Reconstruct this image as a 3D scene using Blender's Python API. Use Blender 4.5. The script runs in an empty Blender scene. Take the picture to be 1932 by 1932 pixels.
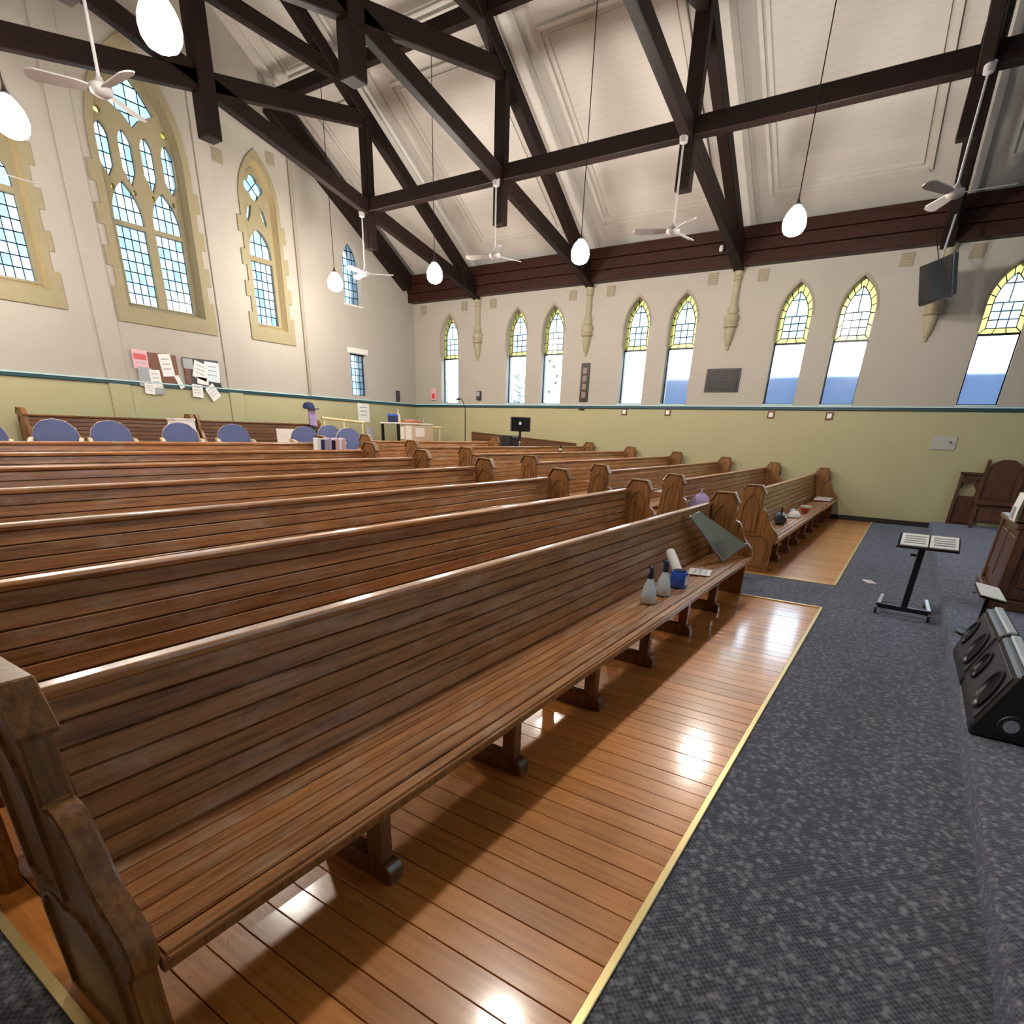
import bpy, bmesh, math, random
from mathutils import Vector, Matrix, geometry
random.seed(7)
S = bpy.context.scene
C = S.collection

# ------------------------------------------------------------------ camera
CAM_H = 1.6
YAW, PITCH, ROLL = 0.9935, 0.4073, 0.0340
FPX, PCX, PCY, N = 1070.4, 955.1, 1276.0, 1932.0
fw = Vector((math.cos(PITCH)*math.sin(YAW), math.cos(PITCH)*math.cos(YAW), -math.sin(PITCH)))
r0 = Vector((math.cos(YAW), -math.sin(YAW), 0)); u0 = r0.cross(fw)
rt = math.cos(ROLL)*r0 + math.sin(ROLL)*u0; up = -math.sin(ROLL)*r0 + math.cos(ROLL)*u0
cd = bpy.data.cameras.new('camera'); cam = bpy.data.objects.new('camera', cd); C.objects.link(cam)
cd.sensor_width = 36; cd.lens = FPX/N*36; cd.shift_x = (N/2-PCX)/N; cd.shift_y = (PCY-N/2)/N
cd.clip_start = .02; cd.clip_end = 200
M = Matrix((rt, up, -fw)).transposed().to_4x4(); M.translation = Vector((0, 0, CAM_H)); cam.matrix_world = M
S.camera = cam
# ------------------------------------------------------------------ world, exposure
W = bpy.data.worlds.new('sky'); S.world = W; W.use_nodes = True
bg = W.node_tree.nodes['Background']; bg.inputs[0].default_value = (.66, .84, 1.0, 1); bg.inputs[1].default_value = 8.5
S.view_settings.view_transform = 'Standard'; S.view_settings.look = 'None'
S.view_settings.exposure = 0.27; S.view_settings.gamma = 1.0; S.view_settings.use_curve_mapping = False
S.cycles.max_bounces = 5; S.cycles.diffuse_bounces = 4; S.cycles.glossy_bounces = 2; S.cycles.transmission_bounces = 4; S.cycles.transparent_max_bounces = 6
S.cycles.caustics_refractive = False; S.cycles.caustics_reflective = False
S.cycles.use_adaptive_sampling = True; S.cycles.adaptive_threshold = .09; S.cycles.adaptive_min_samples = 12
LAMP_STRENGTH = 228.0
LAMP_COLOR = (1.0, .93, .83)

# ------------------------------------------------------------------ key dimensions (metres, +Y to the gable end, +X to the lancet wall)
XW, YG, ZD, ZE = 15.29, 13.79, 2.27, 5.06       # lancet wall, gable wall, dado rail, eave
XR = 7.54                                       # ridge
XL, YF = -2.2, -7.0                             # far-left wall, wall behind the sanctuary
YT = .42                                        # front edge of the timber floor
RY, RK = 1.5, .055                              # floor starts to rise at RY with slope RK
PLAT_Y, PLAT_Z = -.63, .13
def fz(y): return max(0., (y-RY))*RK
TR_Y = [11.33, 7.8, 4.18, .44]                  # trusses

# ------------------------------------------------------------------ materials
MATS = {}
def nodes(name):
    m = bpy.data.materials.new(name); m.use_nodes = True
    t = m.node_tree; b = t.nodes['Principled BSDF']; MATS[name] = m
    return m, t, b
def coords(t, scale=(1,1,1), rnd=False):
    tc = t.nodes.new('ShaderNodeTexCoord'); mp = t.nodes.new('ShaderNodeMapping')
    t.links.new(tc.outputs['Object'], mp.inputs['Vector']); mp.inputs['Scale'].default_value = scale
    if rnd:
        oi = t.nodes.new('ShaderNodeObjectInfo'); mu = t.nodes.new('ShaderNodeMath'); mu.operation = 'MULTIPLY'
        t.links.new(oi.outputs['Random'], mu.inputs[0]); mu.inputs[1].default_value = 37.
        t.links.new(mu.outputs[0], mp.inputs['Location'])
    return mp.outputs[0]
def ramp(t, fac, stops):
    r = t.nodes.new('ShaderNodeValToRGB'); e = r.color_ramp.elements
    e[0].position, e[0].color = stops[0][0], (*stops[0][1], 1); e[1].position, e[1].color = stops[-1][0], (*stops[-1][1], 1)
    for p, c in stops[1:-1]:
        x = e.new(p); x.color = (*c, 1)
    t.links.new(fac, r.inputs[0]); return r.outputs[0]
def noise(t, vec, scale, detail=4, rough=.55):
    n = t.nodes.new('ShaderNodeTexNoise'); n.inputs['Scale'].default_value = scale
    n.inputs['Detail'].default_value = detail; n.inputs['Roughness'].default_value = rough
    t.links.new(vec, n.inputs['Vector']); return n.outputs['Fac']
def mix(t, a, b, fac, mode='MIX'):
    m = t.nodes.new('ShaderNodeMix'); m.data_type = 'RGBA'; m.blend_type = mode
    for inp, v in ((m.inputs[0], fac), (m.inputs[6], a), (m.inputs[7], b)):
        if isinstance(v, (int, float)): inp.default_value = v
        elif isinstance(v, tuple): inp.default_value = (*v, 1)
        else: t.links.new(v, inp)
    return m.outputs[2]
def bump(t, b, h, strength=.2, dist=.01):
    n = t.nodes.new('ShaderNodeBump'); n.inputs['Strength'].default_value = strength; n.inputs['Distance'].default_value = dist
    t.links.new(h, n.inputs['Height']); t.links.new(n.outputs[0], b.inputs['Normal'])
def plain(name, col, rough=.5, metal=0., spec=.5, coat=0.):
    m, t, b = nodes(name)
    b.inputs['Base Color'].default_value = (*col, 1); b.inputs['Roughness'].default_value = rough
    b.inputs['Metallic'].default_value = metal; b.inputs['Specular IOR Level'].default_value = spec; b.inputs['Coat Weight'].default_value = coat
    v = coords(t, (1,1,1)); n = noise(t, v, 9., 3)
    c = mix(t, tuple(x*.9 for x in col), tuple(min(1, x*1.08) for x in col), n)
    t.links.new(c, b.inputs['Base Color'])
    return m
def wood(name, axis, dark, mid, light, rough=.35, coat=.35, wear=None, rnd=True, fine=1., cr=.13):
    m, t, b = nodes(name)
    sc = [22*fine, 22*fine, 22*fine]; sc[axis] = 1.1
    v = coords(t, tuple(sc), rnd); n = noise(t, v, 2.2, 6, .62)
    c = ramp(t, n, [(.28, dark), (.5, mid), (.74, light)])
    if rnd:
        oi = t.nodes.new('ShaderNodeObjectInfo')
        k = ramp(t, oi.outputs['Random'], [(0, (.80, .78, .76)), (.5, (1, 1, 1)), (1, (1.12, 1.08, 1.02))])
        c = mix(t, c, k, 1., 'MULTIPLY')
    rg = rough
    if wear:
        v2 = coords(t, (1.3, 3, 3), rnd); n2 = noise(t, v2, 2.4, 8, .68)
        f = ramp(t, n2, [(.52, (0, 0, 0)), (.70, (.55, .55, .55))])
        c = mix(t, c, wear, f)
        rr = ramp(t, n2, [(.45, (rough,)*3), (.75, (min(1, rough+.22),)*3)])
        t.links.new(rr, b.inputs['Roughness'])
    else: b.inputs['Roughness'].default_value = rough
    t.links.new(c, b.inputs['Base Color'])
    b.inputs['Coat Weight'].default_value = coat; b.inputs['Coat Roughness'].default_value = cr
    bump(t, b, n, .12, .004)
    return m
PEW = wood('pew_wood', 0, (.155, .062, .020), (.45, .190, .064), (.62, .305, .118), .38, .62, wear=(.60, .45, .31))
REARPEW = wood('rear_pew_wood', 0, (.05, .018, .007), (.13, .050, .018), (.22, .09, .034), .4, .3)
PEWEND = wood('pew_end_wood', 2, (.085, .034, .011), (.235, .100, .031), (.37, .175, .056), .34, .35)
LEGWOOD = wood('pew_leg_wood', 2, (.045, .018, .008), (.125, .050, .020), (.21, .09, .035), .36, .3)
PLANK = wood('floor_plank_wood', 1, (.50, .18, .042), (.68, .27, .066), (.78, .35, .10), .34, .75, fine=.8, cr=.13)
BEAM = wood('dark_roof_timber', 0, (.008, .004, .0035), (.014, .007, .006), (.026, .012, .009), .55, .0, rnd=False)
EAVE = wood('eave_timber', 1, (.016, .006, .0045), (.030, .010, .006), (.050, .016, .009), .5, .05, rnd=False)
for m_ in (BEAM, EAVE): m_.node_tree.nodes['Principled BSDF'].inputs['Specular IOR Level'].default_value = .15
CARVED = wood('carved_timber', 2, (.035, .014, .008), (.085, .034, .018), (.15, .065, .034), .38, .25)
LIGHTWOOD = wood('light_timber', 0, (.55, .42, .28), (.66, .53, .37), (.74, .62, .46), .4, .2)
def paint_wall(name):
    m, t, b = nodes(name)
    g = t.nodes.new('ShaderNodeNewGeometry'); sp = t.nodes.new('ShaderNodeSeparateXYZ'); t.links.new(g.outputs['Position'], sp.inputs[0])
    gt = t.nodes.new('ShaderNodeMath'); gt.operation = 'GREATER_THAN'; t.links.new(sp.outputs[2], gt.inputs[0]); gt.inputs[1].default_value = ZD
    v = coords(t); n = noise(t, v, 1.3, 5)
    lo = mix(t, (.375, .350, .200), (.43, .402, .238), n); hi = mix(t, (.375, .343, .298), (.43, .397, .345), n)
    t.links.new(mix(t, lo, hi, gt.outputs[0]), b.inputs['Base Color']); b.inputs['Roughness'].default_value = .75
    bump(t, b, noise(t, v, 40., 3), .06, .005)
    return m
WALL = paint_wall('painted_plaster')
def ceil_mat():
    m, t, b = nodes('ceiling_boards')
    v = coords(t); w = t.nodes.new('ShaderNodeTexWave'); w.wave_type = 'BANDS'; w.bands_direction = 'X'
    t.links.new(v, w.inputs['Vector']); w.inputs['Scale'].default_value = 3.2; w.inputs['Distortion'].default_value = 0
    n = noise(t, v, 1.1, 5, .6)
    c = mix(t, (.48, .452, .418), (.565, .532, .492), n)
    gl = ramp(t, w.outputs['Fac'], [(.0, (.90, .90, .90)), (.05, (1, 1, 1))])
    t.links.new(mix(t, c, gl, 1., 'MULTIPLY'), b.inputs['Base Color']); b.inputs['Roughness'].default_value = .7
    return m
CEIL = ceil_mat()
MOULD = plain('ceiling_moulding', (.52, .49, .45), .6)
def carpet():
    m, t, b = nodes('patterned_carpet')
    v = coords(t, (1, 1, 1))
    vo = t.nodes.new('ShaderNodeTexVoronoi'); vo.inputs['Scale'].default_value = 30.; t.links.new(v, vo.inputs['Vector'])
    spot = ramp(t, vo.outputs['Distance'], [(.30, (1, 1, 1)), (.62, (0, 0, 0))])
    big = noise(t, v, 30., 2, .5); bm = ramp(t, big, [(.46, (0, 0, 0)), (.60, (1, 1, 1))])
    ch = t.nodes.new('ShaderNodeTexChecker'); ch.inputs['Scale'].default_value = 85.
    ch.inputs[1].default_value = (1, 1, 1, 1); ch.inputs[2].default_value = (.42, .42, .44, 1); t.links.new(v, ch.inputs['Vector'])
    base = mix(t, (.064, .067, .086), (.160, .165, .200), noise(t, v, 75., 2))
    sp = mix(t, mix(t, base, ch.outputs['Color'], .8, 'MULTIPLY'), (.25, .252, .285), mix(t, spot, bm, .75, 'MULTIPLY'))
    t.links.new(sp, b.inputs['Base Color'])
    b.inputs['Roughness'].default_value = .95; b.inputs['Specular IOR Level'].default_value = .15
    b.inputs['Sheen Weight'].default_value = .35; b.inputs['Sheen Roughness'].default_value = .4; b.inputs['Sheen Tint'].default_value = (.55, .65, 1., 1)
    bump(t, b, noise(t, v, 220., 2), .5, .004)
    return m
CARPET = carpet()
STONE = plain('khaki_painted_stone', (.30, .255, .15), .75)
STONE2 = plain('ochre_stone_jamb', (.40, .31, .16), .7)
CORB = plain('corbel_stone', (.36, .315, .205), .75)
VENT = plain('vent_plaster', (.33, .285, .225), .85)
TEAL = plain('teal_paint', (.010, .060, .075), .35)
PALEBLUE = plain('pale_blue_paint', (.45, .62, .66), .5)
BLACKP = plain('black_plastic', (.012, .012, .014), .38)
BLACKM = plain('black_metal', (.010, .010, .012), .35, .3)
DARKGREY = plain('dark_grey_plastic', (.028, .028, .034), .45)
WHITE = plain('white_paint', (.72, .70, .68), .45)
FANW = plain('fan_white', (.36, .34, .335), .55)
PAPER = plain('white_paper', (.78, .78, .76), .6)
GREYP = plain('grey_print', (.34, .36, .38), .6)
SILVER = plain('satin_metal', (.55, .58, .62), .3, .8)
BRASS = plain('brass_edge', (.86, .68, .32), .35, .6)
LEAD = plain('lead_came', (.018, .02, .022), .5)
BLUEF = plain('blue_upholstery', (.125, .16, .33), .85)
NAVY = plain('navy_fabric', (.02, .03, .10), .8)
BLUEP = plain('blue_plastic', (.035, .12, .62), .3)
MILK = plain('translucent_white_plastic', (.66, .74, .80), .35)
PURPLE = plain('lilac_fabric', (.42, .33, .60), .8)
RED = plain('red_plastic', (.55, .06, .05), .35)
PINK = plain('pink_cover', (.70, .42, .48), .5)
ORANGE = plain('orange_fabric', (.55, .18, .06), .7)
BROWN = plain('brown_board', (.16, .055, .03), .5)
BRONZE = plain('bronze_plaque', (.016, .010, .008), .5)
BEIGE = plain('beige_laminate', (.58, .48, .34), .5)
CREAM = plain('cream_rail', (.72, .64, .36), .5)
GREEN = plain('shrub_leaf', (.03, .07, .05), .6)
NEIGH = plain('blue_grey_render', (.045, .078, .165), .8)
GROUND = plain('outdoor_paving', (.35, .35, .34), .9)
PHOTO = plain('sepia_photograph', (.22, .13, .10), .4)
EDGE_HILITE = plain('painted_highlight_grey', (.42, .46, .50), .5)  # pale tone of the highlight painted along the loudspeaker tops
PLATE = plain('grey_cover_plate', (.40, .385, .35), .6)
SKIRT = plain('dark_skirting', (.018, .012, .010), .45)
SCREEN = plain('dark_screen', (.010, .012, .018), .12)
GLOSSBOARD = plain('glossy_grey_board', (.50, .60, .64), .12, .8, .8)
def emit(name, col, s):
    m, t, b = nodes(name); b.inputs['Base Color'].default_value = (*col, 1)
    b.inputs['Emission Color'].default_value = (*col, 1); b.inputs['Emission Strength'].default_value = s; b.inputs['Roughness'].default_value = .3
    return m
GLOBE = emit('lit_opal_glass', LAMP_COLOR, LAMP_STRENGTH)
def glass(name, tint, frost=.12, var=.12):
    m = bpy.data.materials.new(name); m.use_nodes = True; t = m.node_tree; MATS[name] = m
    for n in list(t.nodes):
        if n.type != 'OUTPUT_MATERIAL': t.nodes.remove(n)
    out = [n for n in t.nodes if n.type == 'OUTPUT_MATERIAL'][0]
    tr = t.nodes.new('ShaderNodeBsdfTransparent'); tl = t.nodes.new('ShaderNodeBsdfTranslucent'); gl = t.nodes.new('ShaderNodeBsdfGlossy'); gl.inputs['Roughness'].default_value = .15
    oi = t.nodes.new('ShaderNodeObjectInfo'); hi = tuple(min(1, x*(1+var)) for x in tint); lo = tuple(x*(1-var) for x in tint)
    c = mix(t, lo, hi, oi.outputs['Random'])
    v = coords(t, (1, 1, 1)); n = noise(t, v, 12., 3); c = mix(t, c, tuple(x*.88 for x in tint), n)
    t.links.new(c, tr.inputs[0]); t.links.new(c, tl.inputs[0])
    a = t.nodes.new('ShaderNodeMixShader'); a.inputs[0].default_value = frost; t.links.new(tr.outputs[0], a.inputs[1]); t.links.new(tl.outputs[0], a.inputs[2])
    b2 = t.nodes.new('ShaderNodeMixShader'); b2.inputs[0].default_value = .05; t.links.new(a.outputs[0], b2.inputs[1]); t.links.new(gl.outputs[0], b2.inputs[2])
    t.links.new(b2.outputs[0], out.inputs[0]); return m
G_CLEAR = glass('pale_leaded_glass', (.49, .54, .56), .12, .15)
G_YELLOW = glass('yellow_border_glass', (.60, .53, .26), .15, .08)
G_PLAIN = glass('plain_glass', (.90, .92, .92), .06, .03)
G_BLUE = glass('blue_leaded_glass', (.385, .45, .50), .12, .22)
G_GREEN = glass('green_leaded_glass', (.42, .52, .42), .12, .2)

def frosted(name):
    m = glass(name, (.92, .94, .95), .025, .02); t = m.node_tree
    mx = [n for n in t.nodes if n.type == 'MIX_SHADER'][0]; tr = [n for n in t.nodes if n.type == 'BSDF_TRANSPARENT'][0]
    rf = t.nodes.new('ShaderNodeBsdfRefraction'); rf.inputs['Roughness'].default_value = .30; rf.inputs['IOR'].default_value = 1.12; rf.inputs['Color'].default_value = (.95, .97, 1, 1)
    m2 = t.nodes.new('ShaderNodeMixShader'); m2.inputs[0].default_value = .70
    t.links.new(tr.outputs[0], m2.inputs[1]); t.links.new(rf.outputs[0], m2.inputs[2]); t.links.new(m2.outputs[0], mx.inputs[1]); return m
G_FROST = frosted('frosted_glass')
# ------------------------------------------------------------------ mesh helpers
def new_obj(name, me, mat=None, parent=None, loc=None):
    o = bpy.data.objects.new(name, me); C.objects.link(o)
    if mat is not None and me is not None and len(me.materials) == 0: me.materials.append(mat)
    if parent is not None: o.parent = parent
    if loc is not None: o.location = loc
    return o
def tag(o, label, cat, group=None):
    o['label'] = label; o['category'] = cat
    if group: o['group'] = group
    return o
def structure(o): o['kind'] = 'structure'; return o
def empty(name, loc=(0, 0, 0), rz=0., label=None, cat=None, group=None):
    o = bpy.data.objects.new(name, None); C.objects.link(o); o.location = loc; o.rotation_euler = (0, 0, rz); o.empty_display_size = .1
    if label: tag(o, label, cat, group)
    return o
class MB:
    def __init__(s): s.v = []; s.f = []; s.smooth = False
    def add(s, vs, fs):
        k = len(s.v); s.v += [tuple(v) for v in vs]; s.f += [tuple(i+k for i in f) for f in fs]; return s
    def box(s, lo, hi):
        x0, y0, z0 = lo; x1, y1, z1 = hi
        return s.add([(x0,y0,z0),(x1,y0,z0),(x1,y1,z0),(x0,y1,z0),(x0,y0,z1),(x1,y0,z1),(x1,y1,z1),(x0,y1,z1)],
                     [(0,3,2,1),(4,5,6,7),(0,1,5,4),(1,2,6,5),(2,3,7,6),(3,0,4,7)])
    def obox(s, c, size, m3):
        x, y, z = (q/2 for q in size); c = Vector(c)
        vs = [c + m3 @ Vector(p) for p in ((-x,-y,-z),(x,-y,-z),(x,y,-z),(-x,y,-z),(-x,-y,z),(x,-y,z),(x,y,z),(-x,y,z))]
        return s.add(vs, [(0,3,2,1),(4,5,6,7),(0,1,5,4),(1,2,6,5),(2,3,7,6),(3,0,4,7)])
    def bar(s, a, b, w, h, side=None):
        """box from a to b; w across 'side', h in the remaining direction"""
        a, b = Vector(a), Vector(b); d = (b-a).normalized()
        sd = Vector(side) if side is not None else (Vector((0, 0, 1)).cross(d) if abs(d.z) < .99 else Vector((1, 0, 0)))
        sd = (sd - d*sd.dot(d)).normalized(); n = d.cross(sd)
        m3 = Matrix((d, sd, n)).transposed()
        return s.obox((a+b)/2, ((b-a).length, w, h), m3)
    def tube(s, a, b, r, seg=10, r2=None):
        a, b = Vector(a), Vector(b); d = (b-a).normalized(); sd = d.orthogonal().normalized(); n = d.cross(sd); r2 = r if r2 is None else r2
        vs = []
        for p, q in ((a, r), (b, r2)):
            for i in range(seg):
                t = 2*math.pi*i/seg; vs.append(p + sd*(q*math.cos(t)) + n*(q*math.sin(t)))
        fs = [(i, (i+1) % seg, seg+(i+1) % seg, seg+i) for i in range(seg)] + [tuple(range(seg))[::-1], tuple(range(seg, 2*seg))]
        return s.add(vs, fs)
    def path(s, pts, r, seg=8):
        for a, b in zip(pts, pts[1:]): s.tube(a, b, r, seg)
        return s
    def lathe(s, prof, c=(0, 0, 0), seg=20, axis='Z'):
        c = Vector(c); vs = []; k = len(prof)
        for i in range(seg):
            t = 2*math.pi*i/seg
            for r, h in prof:
                p = (r*math.cos(t), r*math.sin(t), h)
                if axis == 'Y': p = (p[0], h, p[1])
                if axis == 'X': p = (h, p[0], p[1])
                vs.append(c + Vector(p))
        fs = [(i*k+j, ((i+1) % seg)*k+j, ((i+1) % seg)*k+j+1, i*k+j+1) for i in range(seg) for j in range(k-1)]
        if prof[0][0] > 1e-4: fs.append(tuple(i*k for i in range(seg))[::-1])
        if prof[-1][0] > 1e-4: fs.append(tuple(i*k+k-1 for i in range(seg)))
        return s.add(vs, fs)
    def prism(s, pts, axis, a, b):
        """extrude 2D outline; axis X: pts=(y,z); Y: (x,z); Z: (x,y)"""
        n = len(pts); f = {'X': lambda p, t: (t, p[0], p[1]), 'Y': lambda p, t: (p[0], t, p[1]), 'Z': lambda p, t: (p[0], p[1], t)}[axis]
        return s.add([f(p, a) for p in pts] + [f(p, b) for p in pts], [tuple(range(n))[::-1], tuple(range(n, 2*n))] + [(i, (i+1) % n, n+(i+1) % n, n+i) for i in range(n)])
    def plate(s, outer, holes, axis, a, b):
        f = {'X': lambda p, t: (t, p[0], p[1]), 'Y': lambda p, t: (p[0], t, p[1]), 'Z': lambda p, t: (p[0], p[1], t)}[axis]
        loops = [outer] + list(holes)
        tris = geometry.tessellate_polygon([[Vector((p[0], p[1], 0)) for p in l] for l in loops])
        flat = [p for l in loops for p in l]; n = len(flat)
        fs = [tuple(t) for t in tris] + [tuple(i+n for i in t) for t in tris]; k = 0
        for l in loops:
            m = len(l); fs += [(k+i, k+(i+1) % m, n+k+(i+1) % m, n+k+i) for i in range(m)]; k += m
        return s.add([f(p, a) for p in flat] + [f(p, b) for p in flat], fs)
    def mesh(s, name, mat=None, bevel=0., smooth=False, seg=1):
        me = bpy.data.meshes.new(name); me.from_pydata(s.v, [], s.f)
        bm = bmesh.new(); bm.from_mesh(me)
        bmesh.ops.remove_doubles(bm, verts=bm.verts, dist=1e-5) if smooth else None
        bmesh.ops.recalc_face_normals(bm, faces=bm.faces)
        if bevel: bmesh.ops.bevel(bm, geom=list(bm.edges), offset=bevel, segments=seg, affect='EDGES', clamp_overlap=True)
        if smooth:
            for f in bm.faces: f.smooth = True
            for e in bm.edges:
                if len(e.link_faces) == 2 and e.calc_face_angle(0) > .7: e.smooth = False
        bm.to_mesh(me); bm.free()
        if mat: me.materials.append(mat)
        return me
    def build(s, name, mat, parent=None, bevel=0., smooth=False, loc=None, seg=1):
        return new_obj(name, s.mesh(name, mat, bevel, smooth, seg), None, parent, loc)
def bx(name, lo, hi, mat, parent=None, bevel=0.): return MB().box(lo, hi).build(name, mat, parent, bevel)
def lancet(c, hw, z0, zs, zt, n=9):
    h = zt-zs; R = (hw*hw+h*h)/(2*hw); cx = hw-R; a1 = math.atan2(h, -cx)
    arc = [(cx+R*math.cos(a1*i/n), zs+R*math.sin(a1*i/n)) for i in range(n+1)]
    pts = [(-hw, z0), (hw, z0)] + arc + [(-x, z) for x, z in arc[::-1][1:]]
    return [(c+x, z) for x, z in pts]
def clip(poly, box):
    def cut(pl, f, inter):
        out = []
        for i, p in enumerate(pl):
            q = pl[(i+1) % len(pl)]
            if f(p):
                out.append(p)
                if not f(q): out.append(inter(p, q))
            elif f(q): out.append(inter(p, q))
        return out
    x0, z0, x1, z1 = box
    ix = lambda X: (lambda p, q: (X, p[1]+(q[1]-p[1])*(X-p[0])/(q[0]-p[0])))
    iz = lambda Z: (lambda p, q: (p[0]+(q[0]-p[0])*(Z-p[1])/(q[1]-p[1]), Z))
    for f, i in ((lambda p: p[0] >= x0-1e-9, ix(x0)), (lambda p: p[0] <= x1+1e-9, ix(x1)), (lambda p: p[1] >= z0-1e-9, iz(z0)), (lambda p: p[1] <= z1+1e-9, iz(z1))):
        if not poly: return []
        poly = cut(poly, f, i)
    o = []
    for p in poly:
        if not o or abs(p[0]-o[-1][0])+abs(p[1]-o[-1][1]) > 1e-4: o.append(p)
    if len(o) > 1 and abs(o[0][0]-o[-1][0])+abs(o[0][1]-o[-1][1]) < 1e-4: o.pop()
    return o
def area(p): return abs(sum(p[i][0]*p[(i+1) % len(p)][1]-p[(i+1) % len(p)][0]*p[i][1] for i in range(len(p))))/2
def panes(root, polys, axis, d, came=True, cw=.011):
    """polys: list of (outline, material); builds one pane object each and one came lattice"""
    cm = MB()
    for pl, m in polys:
        if len(pl) < 3 or area(pl) < .0008: continue
        MB().prism(pl, axis, d, d+.005).build('pane', m, root)
        for a, b in zip(pl, pl[1:]+pl[:1]):
            if math.hypot(a[0]-b[0], a[1]-b[1]) < .01: continue
            f = (lambda p: (d+.002, p[0], p[1])) if axis == 'X' else (lambda p: (p[0], d+.002, p[1]))
            cm.bar(f(a), f(b), cw, .016, None if True else 0)
    if came: cm.build('lead_came', LEAD, root)
def grid(shape, x0, z0, x1, z1, nx, nz, mat):
    return [(clip(shape, (x0+(x1-x0)*i/nx, z0+(z1-z0)*j/nz, x0+(x1-x0)*(i+1)/nx, z0+(z1-z0)*(j+1)/nz)), mat) for i in range(nx) for j in range(nz)]
def copy_tree(o, parent=None):
    c = o.copy(); C.objects.link(c); c.parent = parent
    for ch in list(o.children): copy_tree(ch, c)
    return c

# ================================================================== SETTING
# ---- floors
def raked(name, x0, x1, y0, y1, top, thick, mat):
    ys = [y0] + ([RY] if y0 < RY < y1 else []) + [y1]
    b = MB(); k = len(ys)
    prof = [(y, fz(y)+top) for y in ys] + [(y, fz(y)+top-thick) for y in ys[::-1]]
    b.prism(prof, 'X', x0, x1); return b.build(name, mat)
XA0, XA1, XB0 = .27, 6.64, 7.90        # left block floor edges, right block floor start
fl = structure(raked('floor', XL, XW, PLAT_Y, YG, -.030, .25, SKIRT))
for x0, x1, y0, y1, nm in ((XL, XW, PLAT_Y, YT-.012, 'front_carpet'), (XL, XA0-.012, YT-.012, YG, 'side_aisle_carpet'), (XA1+.012, XB0-.012, YT-.012, YG, 'centre_aisle_carpet')):
    o = raked(nm, x0, x1, y0, y1, 0, .03, CARPET); o.parent = fl
pl = structure(bx('floor_platform', (XL, YF, -.3), (XW, PLAT_Y, PLAT_Z), CARPET, None, .012))
def plank_mesh(w, y1):
    prof = [(YT, 0), (RY, 0), (y1, fz(y1)), (y1, fz(y1)-.025), (RY, -.025), (YT, -.025)]
    return MB().prism(prof, 'X', 0, w-.004).mesh('plank', PLANK, .0015)
for x0, x1, y1 in ((XA0, XA1, 12.2), (XB0, XW-.02, 12.2)):
    n = round((x1-x0)/.1155); w = (x1-x0)/n; pm = plank_mesh(w, y1)
    for i in range(n):
        o = new_obj('plank', pm, None, fl, (x0+i*w, 0, random.uniform(-.0008, .0008)))
tr = structure(MB().bar((XA0-.012, YT-.006, .004), (XA1+.012, YT-.006, .004), .030, .014).build('trim_1', BRASS, None, .003))
structure(MB().bar((XB0-.012, YT-.006, .004), (XW, YT-.006, .004), .030, .014).build('trim_2', BRASS, None, .003))
def rakestrip(nm, x, mat):
    b = MB(); b.bar((x, YT-.012, .004), (x, RY, .004), .030, .014).bar((x, RY, .004), (x, 12.2, fz(12.2)+.004), .030, .014); return structure(b.build(nm, mat))
rakestrip('trim_3', XA0-.006, BRASS); rakestrip('trim_4', XA1+.006, BRASS); rakestrip('trim_5', XB0-.006, BRASS)
# ---- lancet wall
LW = [12.40, 9.99, 8.83, 6.46, 5.30, 2.86, 1.685, -.77, -1.95]
ZS, ZM, ZSP, ZT = 2.36, 3.575, 4.07, 4.70
HWW = .325
wr = structure(MB().plate([(YF, -.4), (YG+.4, -.4), (YG+.4, 5.8), (YF, 5.8)], [lancet(y, HWW, ZS, ZSP, ZT) for y in LW], 'X', XW, XW+.32).build('wall_right', WALL))
# ---- gable wall
BX = 7.65; SX = (10.18, 2*BX-10.18); GLX, LLX = 12.86, 12.90
big_open = lancet(BX, .80, 3.66, 6.25, 7.80, 12)
sm_open = [lancet(x, .42, 3.70, 6.15, 6.98, 10) for x in SX]
g_out = [(XL, -.4), (XW+.32, -.4), (XW+.32, 5.3), (XW, 5.75), (XR, 5.75+.6*(XW-XR)), (-.05, 5.75), (XL, 5.75)]
wb = structure(MB().plate(g_out, [big_open] + sm_open + [lancet(GLX, .31, 4.66, 5.55, 6.08), [(LLX-.30, 2.42), (LLX+.30, 2.42), (LLX+.30, 3.48), (LLX-.30, 3.48)]], 'Y', YG, YG+.42).build('wall_back', WALL))
for x0, x1 in ((6.16, 6.56), (8.76, 9.12)):
    zt = 5.72+.6*min(XW-x1, x0+.05)
    bx('pilaster', (x0, YG-.03, 0), (x1, YG, 8.6), WALL, wb, .01)
structure(MB().box((XL-.3, YF, -.4), (XL, YG+.4, 5.8)).build('wall_left', WALL))
structure(MB().plate([(XL, -.4), (XW, -.4), (XW, 5.75), (XR, 5.75+.6*(XW-XR)), (-.05, 5.75), (XL, 5.75)], [lancet(c_, 1.0, 2.2, 5.0, 6.6) for c_ in (5.2, 7.54, 9.9)], 'Y', YF-.3, YF).build('wall_front', WALL))  # unseen openings added here to let soft daylight onto the pew fronts
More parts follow.
